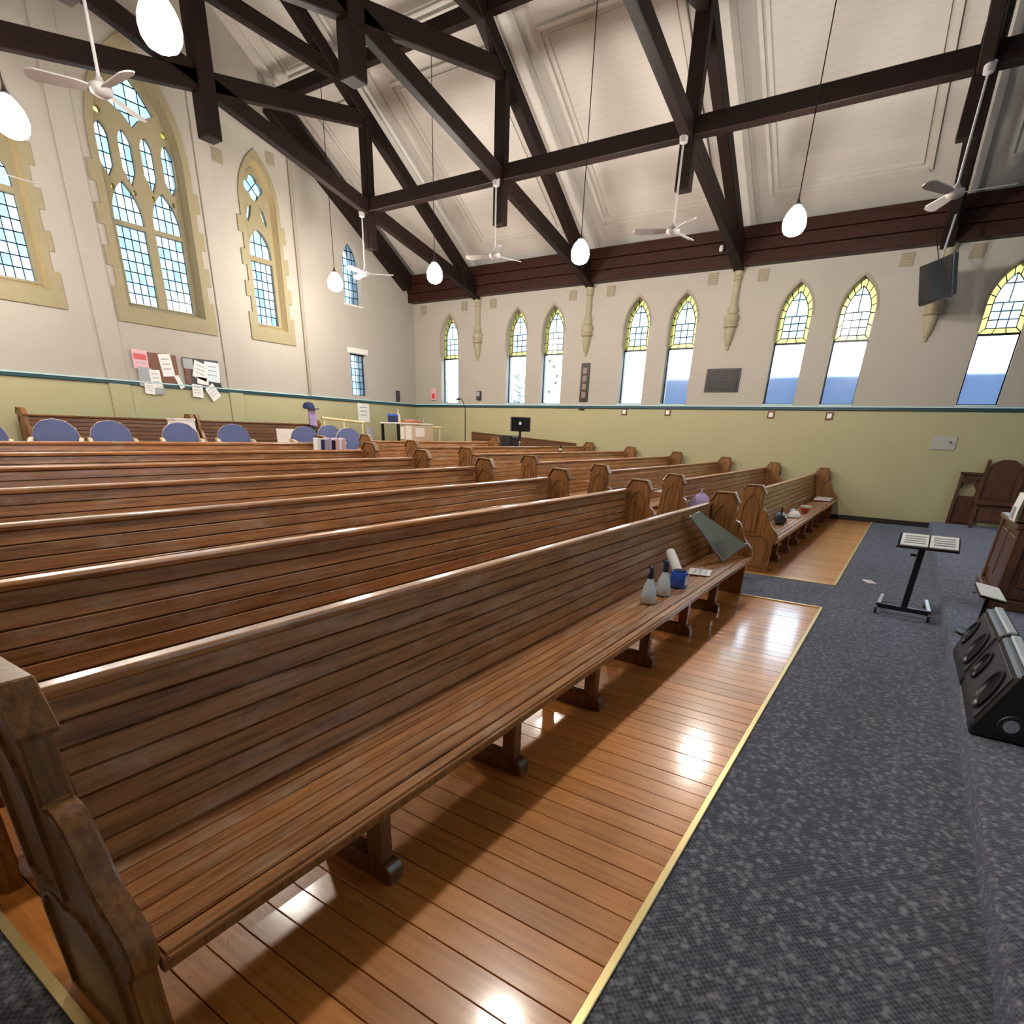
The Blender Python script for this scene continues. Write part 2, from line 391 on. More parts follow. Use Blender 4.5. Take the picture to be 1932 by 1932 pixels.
# ---- dado rails and skirting
b = MB().box((XW-.035, YF, ZD-.03), (XW, YG, ZD+.03)); b2 = MB().box((XW-.05, YF, ZD+.03), (XW, YG, ZD+.055))
o = structure(b.build('trim_6', TEAL, None, .006)); b2.build('rail_cap', PALEBLUE, o)
o = structure(bx('trim_7', (XL, YG-.035, ZD-.03), (XW-.035, YG, ZD+.03), TEAL, None, .006)); bx('rail_cap', (XL, YG-.05, ZD+.03), (XW-.05, YG, ZD+.055), PALEBLUE, o)
bb = structure(MB().prism([(PLAT_Y, 0), (RY, 0), (YG, fz(YG)), (YG, fz(YG)+.12), (RY, .10), (PLAT_Y, .10)], 'X', XW-.025, XW).build('baseboard_right', SKIRT))
# ---- roof slopes
PITCHV = Vector((-1, 0, .6)).normalized(); RN = Vector((-.6, 0, -1)).normalized()   # right slope: up direction, inward normal
CE0 = Vector((XW+.05, 0, 5.72))
def slope(name, sgn):
    b = MB(); n = Vector((.6*sgn, 0, 1)).normalized()
    e = Vector((XR+sgn*(XW+.05-XR), 0, 5.72)); r = Vector((XR, 0, 5.72+.6*(XW+.05-XR)))
    vs = []
    for y in (YF-.3, YG+.42):
        for p in (e, r):
            vs += [p+Vector((0, y, 0)), p+n*.15+Vector((0, y, 0))]
    b.add(vs, [(0, 2, 6, 4), (1, 5, 7, 3), (0, 1, 3, 2), (4, 6, 7, 5), (0, 4, 5, 1), (2, 3, 7, 6)])
    return structure(b.build(name, CEIL))
cr = slope('ceiling_right', 1); cl = slope('ceiling_left', -1)
structure(bx('ceiling_side_aisle', (XL, YF, 5.6), (.2, YG, 5.75), CEIL))
# moulded panels on the roof slopes, one frame per bay and tier
ys = [YG-.1] + TR_Y + [-3.2, -6.9]
for sgn, par in ((1, cr), (-1, cl)):
    for a, bq in zip(ys, ys[1:]):
        if bq < -4 and sgn < 0: continue
        for s0, s1 in ((.75, 4.55), (5.25, 8.3)):
            m = MB(); up3 = Vector((-sgn, 0, .6)).normalized(); nn = Vector((-.6*sgn, 0, -1)).normalized()
            e = Vector((XR+sgn*(XW+.05-XR), 0, 5.72))
            for off, w, h in ((.55, .07, .05), (.68, .03, .03)):
                P = [e+up3*(s0+off-.55)+Vector((0, a-off, 0)), e+up3*(s1-off+.55)+Vector((0, a-off, 0)), e+up3*(s1-off+.55)+Vector((0, bq+off, 0)), e+up3*(s0+off-.55)+Vector((0, bq+off, 0))]
                for p, q in zip(P, P[1:]+P[:1]): m.bar(p, q, w, h*2, nn.cross(q-p))
            m.build('panel_moulding', MOULD, par)
        # cornice board beside each truss
        for yy in (a-.18, bq+.18):
            m = MB(); m.bar(e+up3*.02+Vector((0, yy, 0)), e+up3*8.7+Vector((0, yy, 0)), .10, .12, (0, 1, 0)); m.build('cornice_strip', MOULD, par)
# ---- eave beams
for sgn, lab in ((1, 'deep dark timber eave beam along the top of the lancet window wall'), (-1, 'deep dark timber eave beam above the side aisle')):
    x = XW if sgn > 0 else -.05
    t = empty('eave_beam', (x, 3, 5.06), 0, lab, 'beam')
    for k in range(3):
        z0 = .0+k*.223
        MB().prism([(-sgn*(.26+.03*k), z0), (0, z0), (0, z0+.215), (-sgn*(.26+.03*k), z0+.215)], 'Y', YF-3, YG-3-.01).build('eave_board', EAVE, t, .006)
# ================================================================== ROOF TIMBERS
def truss(y, lab):
    t = empty('roof_truss', (XR, y, 5.1), 0, lab, 'roof truss', 'scissor roof trusses')
    hx = XW-.18-XR
    L = lambda x, z: (x, 0, z-5.1)
    for s in (1, -1):
        foot = (s*hx, 5.22)
        zr = lambda x: 5.22+.60*(hx-abs(x))
        MB().bar(L(s*hx, 5.25), L(0, zr(0)+.03), .20, .26, (0, 1, 0)).build('rafter', BEAM, t, .012)
        m = .208; xa = -(5.22+m*hx-5.22-.60*hx)/(m-.60) if False else None
        # scissor brace: rises from the foot past the king post to the opposite rafter
        xe = -s*3.70; ze = 5.20+m*(hx+3.70)
        MB().bar(L(s*(hx-.05), 5.20), L(xe, ze), .16, .27, (0, 1, 0)).build('scissor_brace', BEAM, t, .012)
        MB().box((s*3.66-.085, -.12, 5.27-5.1), (s*3.66+.085, .12, 7.50-5.1)).build('queen_post', BEAM, t, .012)
        MB().prism([(s*(hx+.12), -.12), (s*(hx-.55), .05), (s*(hx-.75), .42), (s*(hx+.12), .42)], 'Y', -.11, .11).build('foot_block', BEAM, t, .01)
    MB().box((-.145, -.14, 6.02-5.1), (.145, .14, 9.7-5.1)).build('king_post', BEAM, t, .015)
    MB().bar(L(-3.05, 8.0), L(3.05, 8.0), .16, .24, (0, 1, 0)).build('collar_tie', BEAM, t, .012)
    return t
truss(TR_Y[0], 'dark timber scissor truss nearest the tall traceried gable windows')
truss(TR_Y[1], 'dark timber scissor truss second from the gable wall')
truss(TR_Y[2], 'dark timber scissor truss third from the gable wall')
truss(TR_Y[3], 'dark timber scissor truss above the wall screen at the right edge')
def purlin(nm, x, z, w, h, lab):
    o = MB().bar((x, YF, z), (x, (TR_Y[0]+.14) if nm == 'roof_beam' else YG-.25, z), w, h, (1, 0, 0)).build(nm, BEAM, None, .01); return tag(o, lab, 'beam')
purlin('roof_beam', 11.20, 6.06, .20, .24, 'long dark beam running level through the truss posts on the lancet side')
purlin('roof_beam', 2*XR-11.20, 6.06, .20, .24, 'long dark beam running level through the truss posts on the left side')
purlin('roof_purlin', 10.62, 8.10, .16, .22, 'upper dark purlin under the right roof slope')
purlin('roof_purlin', 2*XR-10.62, 8.10, .16, .22, 'upper dark purlin under the left roof slope')
for s, lab in ((1, 'dark rafter following the gable wall down to the right corner'), (-1, 'dark rafter following the left slope of the gable wall')):
    o = MB().bar((XR+s*(XW-.36-XR), YG-.13, 5.30+.6*.34), (XR+s*3.1, YG-.13, 5.30+.6*(XW-.02-XR-3.1)), .24, .44, (0, 1, 0)).build('gable_rafter', BEAM, None, .012); tag(o, lab, 'beam')
# ================================================================== WINDOWS ON THE LANCET WALL
def win_lancet(i, y):
    r = structure(empty('window_%d' % (i+1), (0, 0, 0)))
    d = XW+.16; sh = lancet(y, HWW+.008, ZM+.01, ZSP, ZT+.012); inner = lancet(y, HWW-.095, ZM+.10, ZSP, ZT-.15)
    ps = []
    n = len(sh)
    # border ring pieces between the two outlines
    idx = list(range(n))
    for k in idx:
        a, b2, c2, d2 = sh[k], sh[(k+1) % n], inner[(k+1) % n], inner[k]
        if k in (1, n-1) :   # long straight sides: two pieces
            h = lambda p, q: ((p[0]+q[0])/2, (p[1]+q[1])/2)
            ps += [([a, h(a, b2), h(d2, c2), d2], G_YELLOW), ([h(a, b2), b2, c2, h(d2, c2)], G_YELLOW)]
        elif k == 0:
            for q in range(3):
                L = lambda p, s, f: (p[0]+(s[0]-p[0])*f, p[1]+(s[1]-p[1])*f)
                ps.append(([L(a, b2, q/3), L(a, b2, (q+1)/3), L(d2, c2, (q+1)/3), L(d2, c2, q/3)], G_YELLOW))
        elif k % 2 == 0: ps.append(([sh[k], sh[(k+1) % n], sh[(k+2) % n], inner[(k+2) % n], inner[(k+1) % n], inner[k]], G_YELLOW) if k+1 < n-1 else ([a, b2, c2, d2], G_YELLOW))
        elif k == n-2 and n % 2 == 0: pass
    x0, x1 = y-HWW+.095, y+HWW-.095
    ps += grid(inner, x0, ZM+.10, x1, ZSP+.02, 3, 3, G_CLEAR)
    ps += grid(inner, x0, ZSP+.02, x1, ZT, 2, 2, G_CLEAR)
    panes(r, ps, 'X', d)
    # lower sash: dark frame, clear pane
    f = MB(); fw2 = .022
    for a, b2 in (((y-HWW, ZS), (y-HWW+fw2, ZM+.012)), ((y+HWW-fw2, ZS), (y+HWW, ZM+.012)), ((y-HWW, ZM-.022), (y+HWW, ZM+.014)), ((y-HWW, ZS), (y+HWW, ZS+.018))):
        f.box((d-.02, a[0], a[1]), (d+.03, b2[0], b2[1]))
    f.build('frame', BLACKM, r)
    bx('pane', (d, y-HWW+fw2, ZS+.018), (d+.006, y+HWW-fw2, ZM-.022), G_FROST if i in (4, 5, 6, 7, 8) else G_PLAIN, r)
    # moulded stone edge round the head and pale sill
    o1 = lancet(y, HWW+.045, ZSP-.45, ZSP, ZT+.06); i1 = lancet(y, HWW+.005, ZSP-.45, ZSP, ZT+.008)
    m = MB(); k = len(o1)
    for j in range(1, k-1):
        a, b2, c2, e2 = o1[j], o1[j+1], i1[j+1], i1[j]
        m.prism([a, b2, c2, e2], 'X', XW-.012, XW+.03)
    m.build('hood_mould', VENT, r)
    bx('sill', (XW-.02, y-HWW, ZS-.03), (XW+.16, y+HWW, ZS), PALEBLUE, r)
    return r
wins = [win_lancet(i, y) for i, y in enumerate(LW)]
st = wins[2]
for yy, zz in ((8.98, 3.42), (8.84, 3.28), (8.75, 2.88), (8.95, 2.66), (8.72, 3.05)):
    MB().lathe([(.001, 0), (.05, .0), (.05, .002), (.001, .002)], (XW+.154, yy, zz), 7, 'X').build('window_sticker', GREYP, st)
# ================================================================== GABLE WINDOWS
def lights_panes(r, shape, x0, z0, x1, z1, nx, nz, d, mats):
    ps = []
    for pl2, _ in grid(shape, x0, z0, x1, z1, nx, nz, None): ps.append((pl2, random.choice(mats)))
    panes(r, ps, 'Y', d)
def cusp(c, hw, z0, zs, zt):
    """lancet light with a trefoil-cusped head (narrowed neck near the apex)"""
    return lancet(c, hw, z0, zs, zt, 6)
def surround(r, opening, hw, c, z0, zs, zt, name='stone_surround', tooth=.10, sillz=.30):
    # quoined outline: alternating long and short jamb stones
    h = zt-zs; R = (hw*hw+h*h)/(2*hw); cx = hw-R; a1 = math.atan2(h, -cx); n = 10
    arc = [(cx+R*math.cos(a1*i/n), zs+R*math.sin(a1*i/n)) for i in range(n+1)]
    z = z0; k = 0; nt = 2*round((zs-z0)/.30/2); stp = (zs-z0)/nt
    side = []
    while z < zs-.02:
        w = hw+(tooth if k % 2 == 0 else 0); side += [(w, z), (w, min(zs, z+stp))]; z += stp; k += 1
    right = [(hw+tooth, z0-sillz), ] + side + arc
    out = [(c-x, zz) for x, zz in right] [::-1]
    out = [(c+x, zz) for x, zz in right] + [(c-x, zz) for x, zz in right[::-1][1:]]
    # remove duplicates
    o2 = []
    for p in out:
        if not o2 or math.hypot(p[0]-o2[-1][0], p[1]-o2[-1][1]) > 1e-4: o2.append(p)
    MB().plate(o2, [opening], 'Y', YG-.03, YG+.02).build(name, STONE, r, .004)
wbig = structure(empty('window_10', (BX, YG, 3.4)))
wbig.location = (0, 0, 0)
surround(wbig, big_open, .94, BX, 3.66, 6.25, 8.02, tooth=.10, sillz=.28)
# splayed jamb lining
def splay(r, op1, op2, y0, y1, mat):
    m = MB(); n = len(op1)
    m.add([(p[0], y0, p[1]) for p in op1] + [(p[0], y1, p[1]) for p in op2], [(i, (i+1) % n, n+(i+1) % n, n+i) for i in range(n)])
    m.build('splayed_jamb', mat, r)
big_in = lancet(BX, .74, 3.76, 6.25, 7.68, 12)
splay(wbig, big_open, big_in, YG-.01, YG+.20, STONE)
DG = YG+.24
main = [lancet(BX+s*.375, .285, 3.76, 5.22, 5.80, 6) for s in (-1, 1)]
low = [[(BX+s*.375-.285, 3.76), (BX+s*.375+.285, 3.76), (BX+s*.375+.285, 5.06), (BX+s*.375-.285, 5.06)] for s in (-1, 1)]
heads = [lancet(BX+s*.375, .285, 5.14, 5.24, 5.80, 6) for s in (-1, 1)]
def light(c, hw, zb, z0, zs, zt):
    q = lancet(c, hw, z0, zs, zt, 5); return [(c, zb)] + q[1:-1] + [q[-1]] + [q[0]] if False else [(c+.0, zb), (c+hw, z0)] + q[2:] + [(c-hw, z0)]
smalls = [light(BX+dx, .125, 5.80 if abs(dx) > .4 else 5.74, 6.0, 6.42, 6.62) for dx in (-.60, -.20, .20, .60)]
kite = [(BX, 6.70), (BX+.16, 6.86), (BX+.46, 7.02), (BX+.28, 7.28), (BX, 7.56), (BX-.28, 7.28), (BX-.46, 7.02), (BX-.16, 6.86)]
eyes = [[(BX+s*.60+.07*math.cos(a*math.pi/4), 6.78+.06*math.sin(a*math.pi/4)) for a in range(8)] for s in (-1, 1)]
spand = [[(BX+s*.375+q*.20+.035*math.cos(a*math.pi/3), 5.66+.05*math.sin(a*math.pi/3)) for a in range(6)] for s in (-1, 1) for q in (-1, 1)]
MB().plate(lancet(BX, .76, 3.74, 6.25, 7.70, 12), low + heads + smalls + [kite] + eyes + spand, 'Y', YG+.14, YG+.24).build('stone_tracery', STONE, wbig, .006)
for s, l, h in ((-1, low[0], heads[0]), (1, low[1], heads[1])):
    c = BX+s*.375
    lights_panes(wbig, l, c-.285, 3.76, c+.285, 5.06, 4, 7, DG-.03, [G_BLUE, G_BLUE, G_CLEAR])
    lights_panes(wbig, h, c-.285, 5.14, c+.285, 5.80, 4, 3, DG-.03, [G_BLUE, G_CLEAR])
for q in smalls:
    c = sum(p[0] for p in q)/len(q); lights_panes(wbig, q, q[0][0]-.125, 5.7, q[0][0]+.125, 6.65, 2, 4, DG-.03, [G_BLUE, G_CLEAR])
ps = []
for i in range(4):
    for j in range(4):
        ps.append((clip([kite[0], kite[1], kite[2], kite[3], kite[4], kite[5], kite[6], kite[7]], (BX-.46+.23*i, 6.70+.215*j, BX-.46+.23*(i+1), 6.70+.215*(j+1))), random.choice([G_BLUE, G_GREEN])))
panes(wbig, ps, 'Y', DG-.03)
for q in eyes+spand: panes(wbig, [(q, G_YELLOW)], 'Y', DG-.03)
def small_win(idx, c, op):
    r = structure(empty('window_%d' % idx))
    surround(r, op, .52, c, 3.70, 6.15, 7.16, tooth=.10, sillz=.27)
    inn = lancet(c, .36, 3.80, 6.15, 6.86, 10); splay(r, op, inn, YG-.01, YG+.20, STONE2)
    lo = [(c-.285, 3.82), (c+.285, 3.82), (c+.285, 5.08), (c-.285, 5.08)]; hd = lancet(c, .285, 5.18, 5.28, 5.72, 6)
    qf = []
    for a in range(24):
        t = 2*math.pi*a/24; rr = .17+.075*abs(math.cos(2*t)); qf.append((c+rr*math.cos(t), 6.50+rr*math.sin(t)))
    mo = [[(c+s*.10, 6.16), (c+s*.20, 6.10), (c+s*.26, 5.92), (c+s*.24, 5.80), (c+s*.15, 5.95)] for s in (-1, 1)]
    MB().plate(lancet(c, .38, 3.78, 6.15, 6.88, 10), [lo, hd, qf] + mo, 'Y', YG+.14, YG+.24).build('stone_tracery', STONE, r, .005)
    lights_panes(r, lo, c-.285, 3.82, c+.285, 5.08, 4, 7, DG-.03, [G_BLUE, G_CLEAR, G_CLEAR])
    lights_panes(r, hd, c-.285, 5.18, c+.285, 5.72, 3, 2, DG-.03, [G_BLUE, G_CLEAR])
    for i in range(4):
        t = math.pi/2*i
        panes(r, [([(c, 6.5)] + [qf[(i*6+k+21) % 24] for k in range(7)], G_BLUE)], 'Y', DG-.03)
    for q in mo: panes(r, [(q, G_CLEAR)], 'Y', DG-.03)
small_win(11, SX[0], sm_open[0]); small_win(12, SX[1], sm_open[1])
r = structure(empty('window_13')); q = lancet(GLX, .30, 4.67, 5.55, 6.07)
lights_panes(r, q, GLX-.30, 4.67, GLX+.30, 6.07, 4, 8, YG+.15, [G_BLUE, G_CLEAR])
bx('sill', (GLX-.33, YG-.02, 4.62), (GLX+.33, YG+.15, 4.66), WHITE, r)
r = structure(empty('window_14')); q = [(LLX-.29, 2.43), (LLX+.29, 2.43), (LLX+.29, 3.47), (LLX-.29, 3.47)]
lights_panes(r, q, LLX-.29, 2.43, LLX+.29, 3.47, 4, 6, YG+.15, [G_BLUE, G_CLEAR])
f = MB()
for a, b2 in (((LLX-.30, 2.42), (LLX-.27, 3.48)), ((LLX+.27, 2.42), (LLX+.30, 3.48)), ((LLX-.30, 3.45), (LLX+.30, 3.48))): f.box((a[0], YG+.13, a[1]), (b2[0], YG+.17, b2[1]))
f.build('frame', BLACKM, r)
bx('lintel', (LLX-.38, YG-.012, 3.49), (LLX+.38, YG+.02, 3.62), WHITE, r)
for k, c_ in enumerate((5.2, 7.54, 9.9)):  # unseen front windows, added for soft daylight on the pew fronts
    r = structure(empty('window_%d' % (15+k))); q = lancet(c_, 1.0, 2.2, 5.0, 6.6)
    panes(r, grid(q, c_-1.0, 2.2, c_+1.0, 6.6, 3, 6, G_CLEAR), 'Y', YF-.15)
# pipe up the gable wall
o = MB().tube((11.09, YG-.04, 2.32), (11.09, YG-.04, 7.3), .04, 12).build('conduit_pipe', VENT, None, 0, True); tag(o, 'straight grey-brown pipe running up the gable wall beside the small traceried window', 'pipe')
# ================================================================== OUTSIDE
o = MB().box((XW+4.0, -9, -1), (XW+4.3, 7.35, 3.30)).build('neighbour_wall', NEIGH); tag(o, 'blue-grey building wall seen through the lower clear panes', 'wall')
sh = empty('shrub', (XW+1.6, 11.04, -.45), 0, 'leafy shrub outside the second lancet window from the gable corner', 'shrub')
MB().tube((0, 0, 0), (0, 0, 2.9), .03, 8).build('stem', BROWN, sh)
m = MB()
for i in range(90):
    t = random.uniform(0, 6.28); rr = random.uniform(.05, .42); zc = random.uniform(2.9, 3.75)
    p = Vector((rr*math.cos(t), rr*math.sin(t), zc)); d1 = Vector((random.uniform(-1, 1), random.uniform(-1, 1), random.uniform(-.6, 1))).normalized(); s1 = d1.orthogonal().normalized()*.04
    m.add([p, p+d1*.09+s1, p+d1*.22, p+d1*.09-s1, p+d1*.09+Vector((0, 0, .006))], [(0, 1, 4), (1, 2, 4), (2, 3, 4), (3, 0, 4)])
lf = m.build('foliage', GREEN, sh); lf['kind'] = 'stuff'
structure(bx('ground_outside', (XW+.32, -14, -1.2), (XW+14, 20, -.9), GROUND))
# ================================================================== CORBELS, VENTS
corb = None
clabs = ['stone corbel shaft nearest the gable corner', 'stone corbel shaft above the tall framed photograph board', 'stone corbel shaft above the dark rectangular plaque', 'stone corbel shaft behind the hanging wall screen']
for y, lab in zip((11.33, 7.81, 4.18, .37), clabs):
    if corb is None:
        t = empty('stone_corbel', (XW, y, 3.48))
        def half(pr):
            m = MB(); k = len(pr); sg = 10
            vs = [(-abs(r_*.9)*math.sin(math.pi*i/sg), r_*.9*math.cos(math.pi*i/sg), h) for i in range(sg+1) for r_, h in pr]
            fs = [(i*k+j, (i+1)*k+j, (i+1)*k+j+1, i*k+j+1) for i in range(sg) for j in range(k-1)] + [tuple(i*k for i in range(sg+1)), tuple(i*k+k-1 for i in range(sg+1))[::-1]]
            fs += [(j, j+1, sg*k+j+1, sg*k+j) for j in range(k-1)]
            return m.add(vs, fs)
        half([(.001, 0), (.035, .0), (.045, .03), (.04, .07), (.075, .10), (.08, .14)]).build('finial', CORB, t, 0, True)
        half([(.06, .13), (.10, .20), (.125, .36), (.13, .44)]).build('cone', CORB, t, 0, True)
        half([(.12, .43), (.17, .46), (.18, .50), (.15, .53), (.175, .58), (.19, .64), (.17, .68), (.12, .72)]).build('capital', CORB, t, 0, True)
        half([(.10, .70), (.135, .74), (.14, .80), (.10, .88), (.088, .92)]).build('ring', CORB, t, 0, True)
        half([(.088, .90), (.085, 1.34), (.11, 1.36), (.11, 1.42), (.088, 1.44)]).build('shaft', CORB, t, 0, True)
        half([(.095, 1.43), (.13, 1.50), (.15, 1.58)]).build('abacus', CORB, t, 0, True)
        corb = t
    else: t = copy_tree(corb); t.location = (XW, y, 3.48)
    tag(t, lab, 'corbel', 'stone corbels on the lancet wall')
vlabs = ['small square plaster vent in the far corner of the lancet wall', 'square vent left of the corbel nearest the gable', 'square vent right of the corbel nearest the gable', 'square vent left of the corbel above the framed board', 'square vent right of the corbel above the framed board', 'square vent left of the corbel above the plaque', 'square vent right of the corbel above the plaque', 'square vent left of the hanging screen', 'square vent right of the hanging screen']
vm = MB(); vm.box((-.012, -.115, -.115), (.0, .115, .115))
vbase = vm.mesh('wall_vent', VENT, .004)
sl = MB(); [sl.box((-.022, -.095, -.09+k*.045), (-.012, .095, -.070+k*.045)) for k in range(5)]
slm = sl.mesh('louvre', STONE)
for (y, z), lab in zip(((13.38, 4.88), (11.83, 4.88), (10.81, 4.87), (8.30, 4.87), (7.24, 4.88), (4.74, 4.91), (3.66, 4.88), (1.03, 4.89), (-.06, 4.91)), vlabs):
    o = new_obj('wall_vent', vbase, None, None, (XW, y, z)); tag(o, lab, 'vent', 'vents on the lancet wall'); new_obj('louvre', slm, None, o)
for x, z, lab in ((9.28, 6.75, 'square vent on the gable wall left of the small traceried window'), (10.60, 7.10, 'square vent on the gable wall above the small traceried window')):
    o = new_obj('wall_vent', vbase, None, None, (x, YG, z)); o.rotation_euler = (0, 0, math.pi/2); tag(o, lab, 'vent', 'vents on the gable wall'); new_obj('louvre', slm, None, o)
# ================================================================== PEWS
END_PROF = [(.05, 0), (.05, .36), (.015, .40), (.0, .45), (.012, .50), (.05, .545), (.095, .585), (.13, .64), (.15, .70), (.175, .755), (.21, .785), (.245, .79), (.25, .82), (.255, .97), (.31, 1.06), (.47, 1.06), (.525, .97), (.545, .60), (.56, 0)]
def arch_strip(m, x0, x1, c, hw, z0, zs, zt, w=.016):
    o = lancet(c, hw, z0, zs, zt, 6); i = lancet(c, hw-w, z0+w, zs, zt-w*1.3, 6); n = len(o)
    for k in range(n): m.prism([o[k], o[(k+1) % n], i[(k+1) % n], i[k]], 'X', x0, x1)
    return m
END_M = MB().prism(END_PROF, 'X', -.035, .035).mesh('end_panel', PEWEND, .008, True, seg=2)
mm = MB()
for s in (-1, 1):
    arch_strip(mm, s*.034 if s > 0 else -.046, s*.046 if s > 0 else -.034, .385, .105, .50, .78, .97)
    arch_strip(mm, s*.034 if s > 0 else -.046, s*.046 if s > 0 else -.034, .30, .20, .06, .34, .46)
ARCH_M = mm.mesh('arch_moulding', PEWEND)
CAP_M = MB().prism([(.235, .955), (.30, 1.062), (.48, 1.062), (.545, .955), (.555, .97), (.487, 1.078), (.293, 1.078), (.225, .97)], 'X', -.042, .042).mesh('end_cap', PEWEND, .004)
LEG_M = MB().box((-.032, .10, .075), (.032, .175, .385)).box((-.03, .06, .345), (.03, .44, .395)).box((-.03, .40, .075), (.03, .46, .36)).mesh('leg', LEGWOOD, .006)
FOOT_M = MB().prism([(.055, 0), (.055, .06), (.075, .085), (.12, .095), (.44, .095), (.50, .05), (.50, 0)], 'X', -.038, .038).mesh('foot', LEGWOOD, .006)
def pew_meshes(L, PEW=PEW):
    d = {}
    SB = 7; bd = []
    for k in range(SB):
        y0 = -.005+k*.0665; y1 = y0+.0615; zt = .43-.02*(y0/.46)
        bd.append(MB().box((0, y0, zt-.028), (L, y1, zt)).mesh('seat_board', PEW, .0035 if k else .010, seg=2))
    d['seat'] = bd
    dirv = Vector((0, .075, .525)).normalized(); nrm = Vector((0, -dirv.z, dirv.y))
    bk = []
    o0 = Vector((0, .462, .415))
    for k, (s0, s1) in enumerate([(j*.0737, j*.0737+.0655) for j in range(7)]):
        p = [o0+dirv*s0, o0+dirv*s1]; th = .022
        prof = [(p[0].y, p[0].z), (p[1].y, p[1].z), (p[1].y+th, p[1].z+.003), (p[0].y+th, p[0].z+.003)]
        bk.append(MB().prism(prof, 'X', 0, L).mesh('back_board', PEW, .0022))
    d['back'] = bk
    d['panel'] = MB().prism([(.484, .42), (.558, .93), (.568, .93), (.494, .42)], 'X', 0, L).mesh('back_panel', LEGWOOD)  # dark sheet added behind the boards to put shade into their gaps
    d['rail'] = MB().prism([(.515, .925), (.512, .948), (.522, .958), (.566, .958), (.575, .945), (.57, .925)], 'X', 0, L).mesh('top_rail', PEW, .003)
    d['under'] = MB().box((0, .48, .30), (L, .50, .415)).mesh('back_rail', PEW, .004)
    d['ledge'] = MB().prism([(.555, .80), (.70, .80), (.70, .84), (.688, .84), (.688, .815), (.555, .815)], 'X', 0, L).mesh('book_ledge', PEW, .003)
    d['nose'] = MB().box((0, .02, .355), (L, .045, .402)).mesh('seat_apron', PEWEND, .004)
    return d
def pew(x0, x1, yrow, label, group, meshes, ends=(1, 1), leg0=None, front=False):
    y = yrow-.37; z = fz(y) if not front else 0.
    t = empty('church_pew', (x0, y, z), 0, label, 'pew', group)
    if not front: t.rotation_euler = (math.atan(RK) if y > RY else 0, 0, 0)
    L = x1-x0
    for me in meshes['seat']: new_obj('seat_board', me, None, t)
    for me in meshes['back']: new_obj('back_board', me, None, t)
    new_obj('back_panel', meshes['panel'], None, t); new_obj('top_rail', meshes['rail'], None, t); new_obj('back_rail', meshes['under'], None, t); new_obj('seat_apron', meshes['nose'], None, t); new_obj('book_ledge', meshes['ledge'], None, t)
    for i, xx in enumerate((-.035, L+.035)):
        if not ends[i]: continue
        e = new_obj('end_panel', END_M, None, t, (xx, 0, 0)); new_obj('arch_moulding', ARCH_M, None, e); new_obj('end_cap', CAP_M, None, e)
    n = max(1, round(L/.915)-1); st = L/(n+1)
    for i in range(n):
        l = new_obj('leg', LEG_M, None, t, ((i+1)*st if leg0 is None else leg0+i*.915, 0, 0)); new_obj('foot', FOOT_M, None, l)
    return t
ORD = ['front', 'second', 'third', 'fourth', 'fifth', 'sixth', 'seventh', 'eighth']
LX0, LX1, RX0, RX1 = .375, 6.63, 8.12, 15.10
ML = pew_meshes(LX1-LX0); MR = pew_meshes(RX1-RX0)
YL = [1.56, 2.60, 3.67, 4.83, 5.96, 7.02, 8.15]
YR = [1.56, 2.66, 3.78, 4.99, 6.24, 7.45]
for i, y in enumerate(YL):
    pew(LX0, LX1, y, ('long dark oak pew in the front row, nearest the camera' if i == 0 else 'long oak pew, %s row of the block left of the centre aisle' % ORD[i]), 'pews of the block left of the centre aisle', ML, (1, 1), .82, i == 0)
for i, y in enumerate(YR):
    pew(RX0, RX1, y, 'oak pew, %s row of the block beside the lancet wall' % ORD[i], 'pews of the block beside the lancet wall', MR, (1, 1), None, i == 0)
MQ = pew_meshes(4.1); pew(RX0, RX0+4.1, 8.60, 'shorter oak pew behind the long pews, left of the computer desk', 'rear pews', MQ)
MS = pew_meshes(2.2); pew(.375, 2.575, 9.27, 'short oak pew behind the long pews at the left edge', 'rear pews', MS)
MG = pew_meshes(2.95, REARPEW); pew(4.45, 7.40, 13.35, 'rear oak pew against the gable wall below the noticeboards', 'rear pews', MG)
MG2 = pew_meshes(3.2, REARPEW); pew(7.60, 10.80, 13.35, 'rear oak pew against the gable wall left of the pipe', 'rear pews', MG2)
# low timber bench back along the lancet wall at the rear
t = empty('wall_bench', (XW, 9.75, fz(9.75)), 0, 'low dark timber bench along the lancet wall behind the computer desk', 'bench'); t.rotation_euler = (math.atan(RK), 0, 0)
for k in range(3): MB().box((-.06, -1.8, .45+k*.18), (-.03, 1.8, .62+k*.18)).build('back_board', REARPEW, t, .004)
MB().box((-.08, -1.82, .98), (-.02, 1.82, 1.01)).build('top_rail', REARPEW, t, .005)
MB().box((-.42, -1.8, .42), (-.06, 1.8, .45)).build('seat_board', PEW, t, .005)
for yy in (-1.7, 0, 1.7): MB().box((-.40, yy-.03, -.02), (-.03, yy+.03, .42)).build('leg', PEWEND, t, .005)
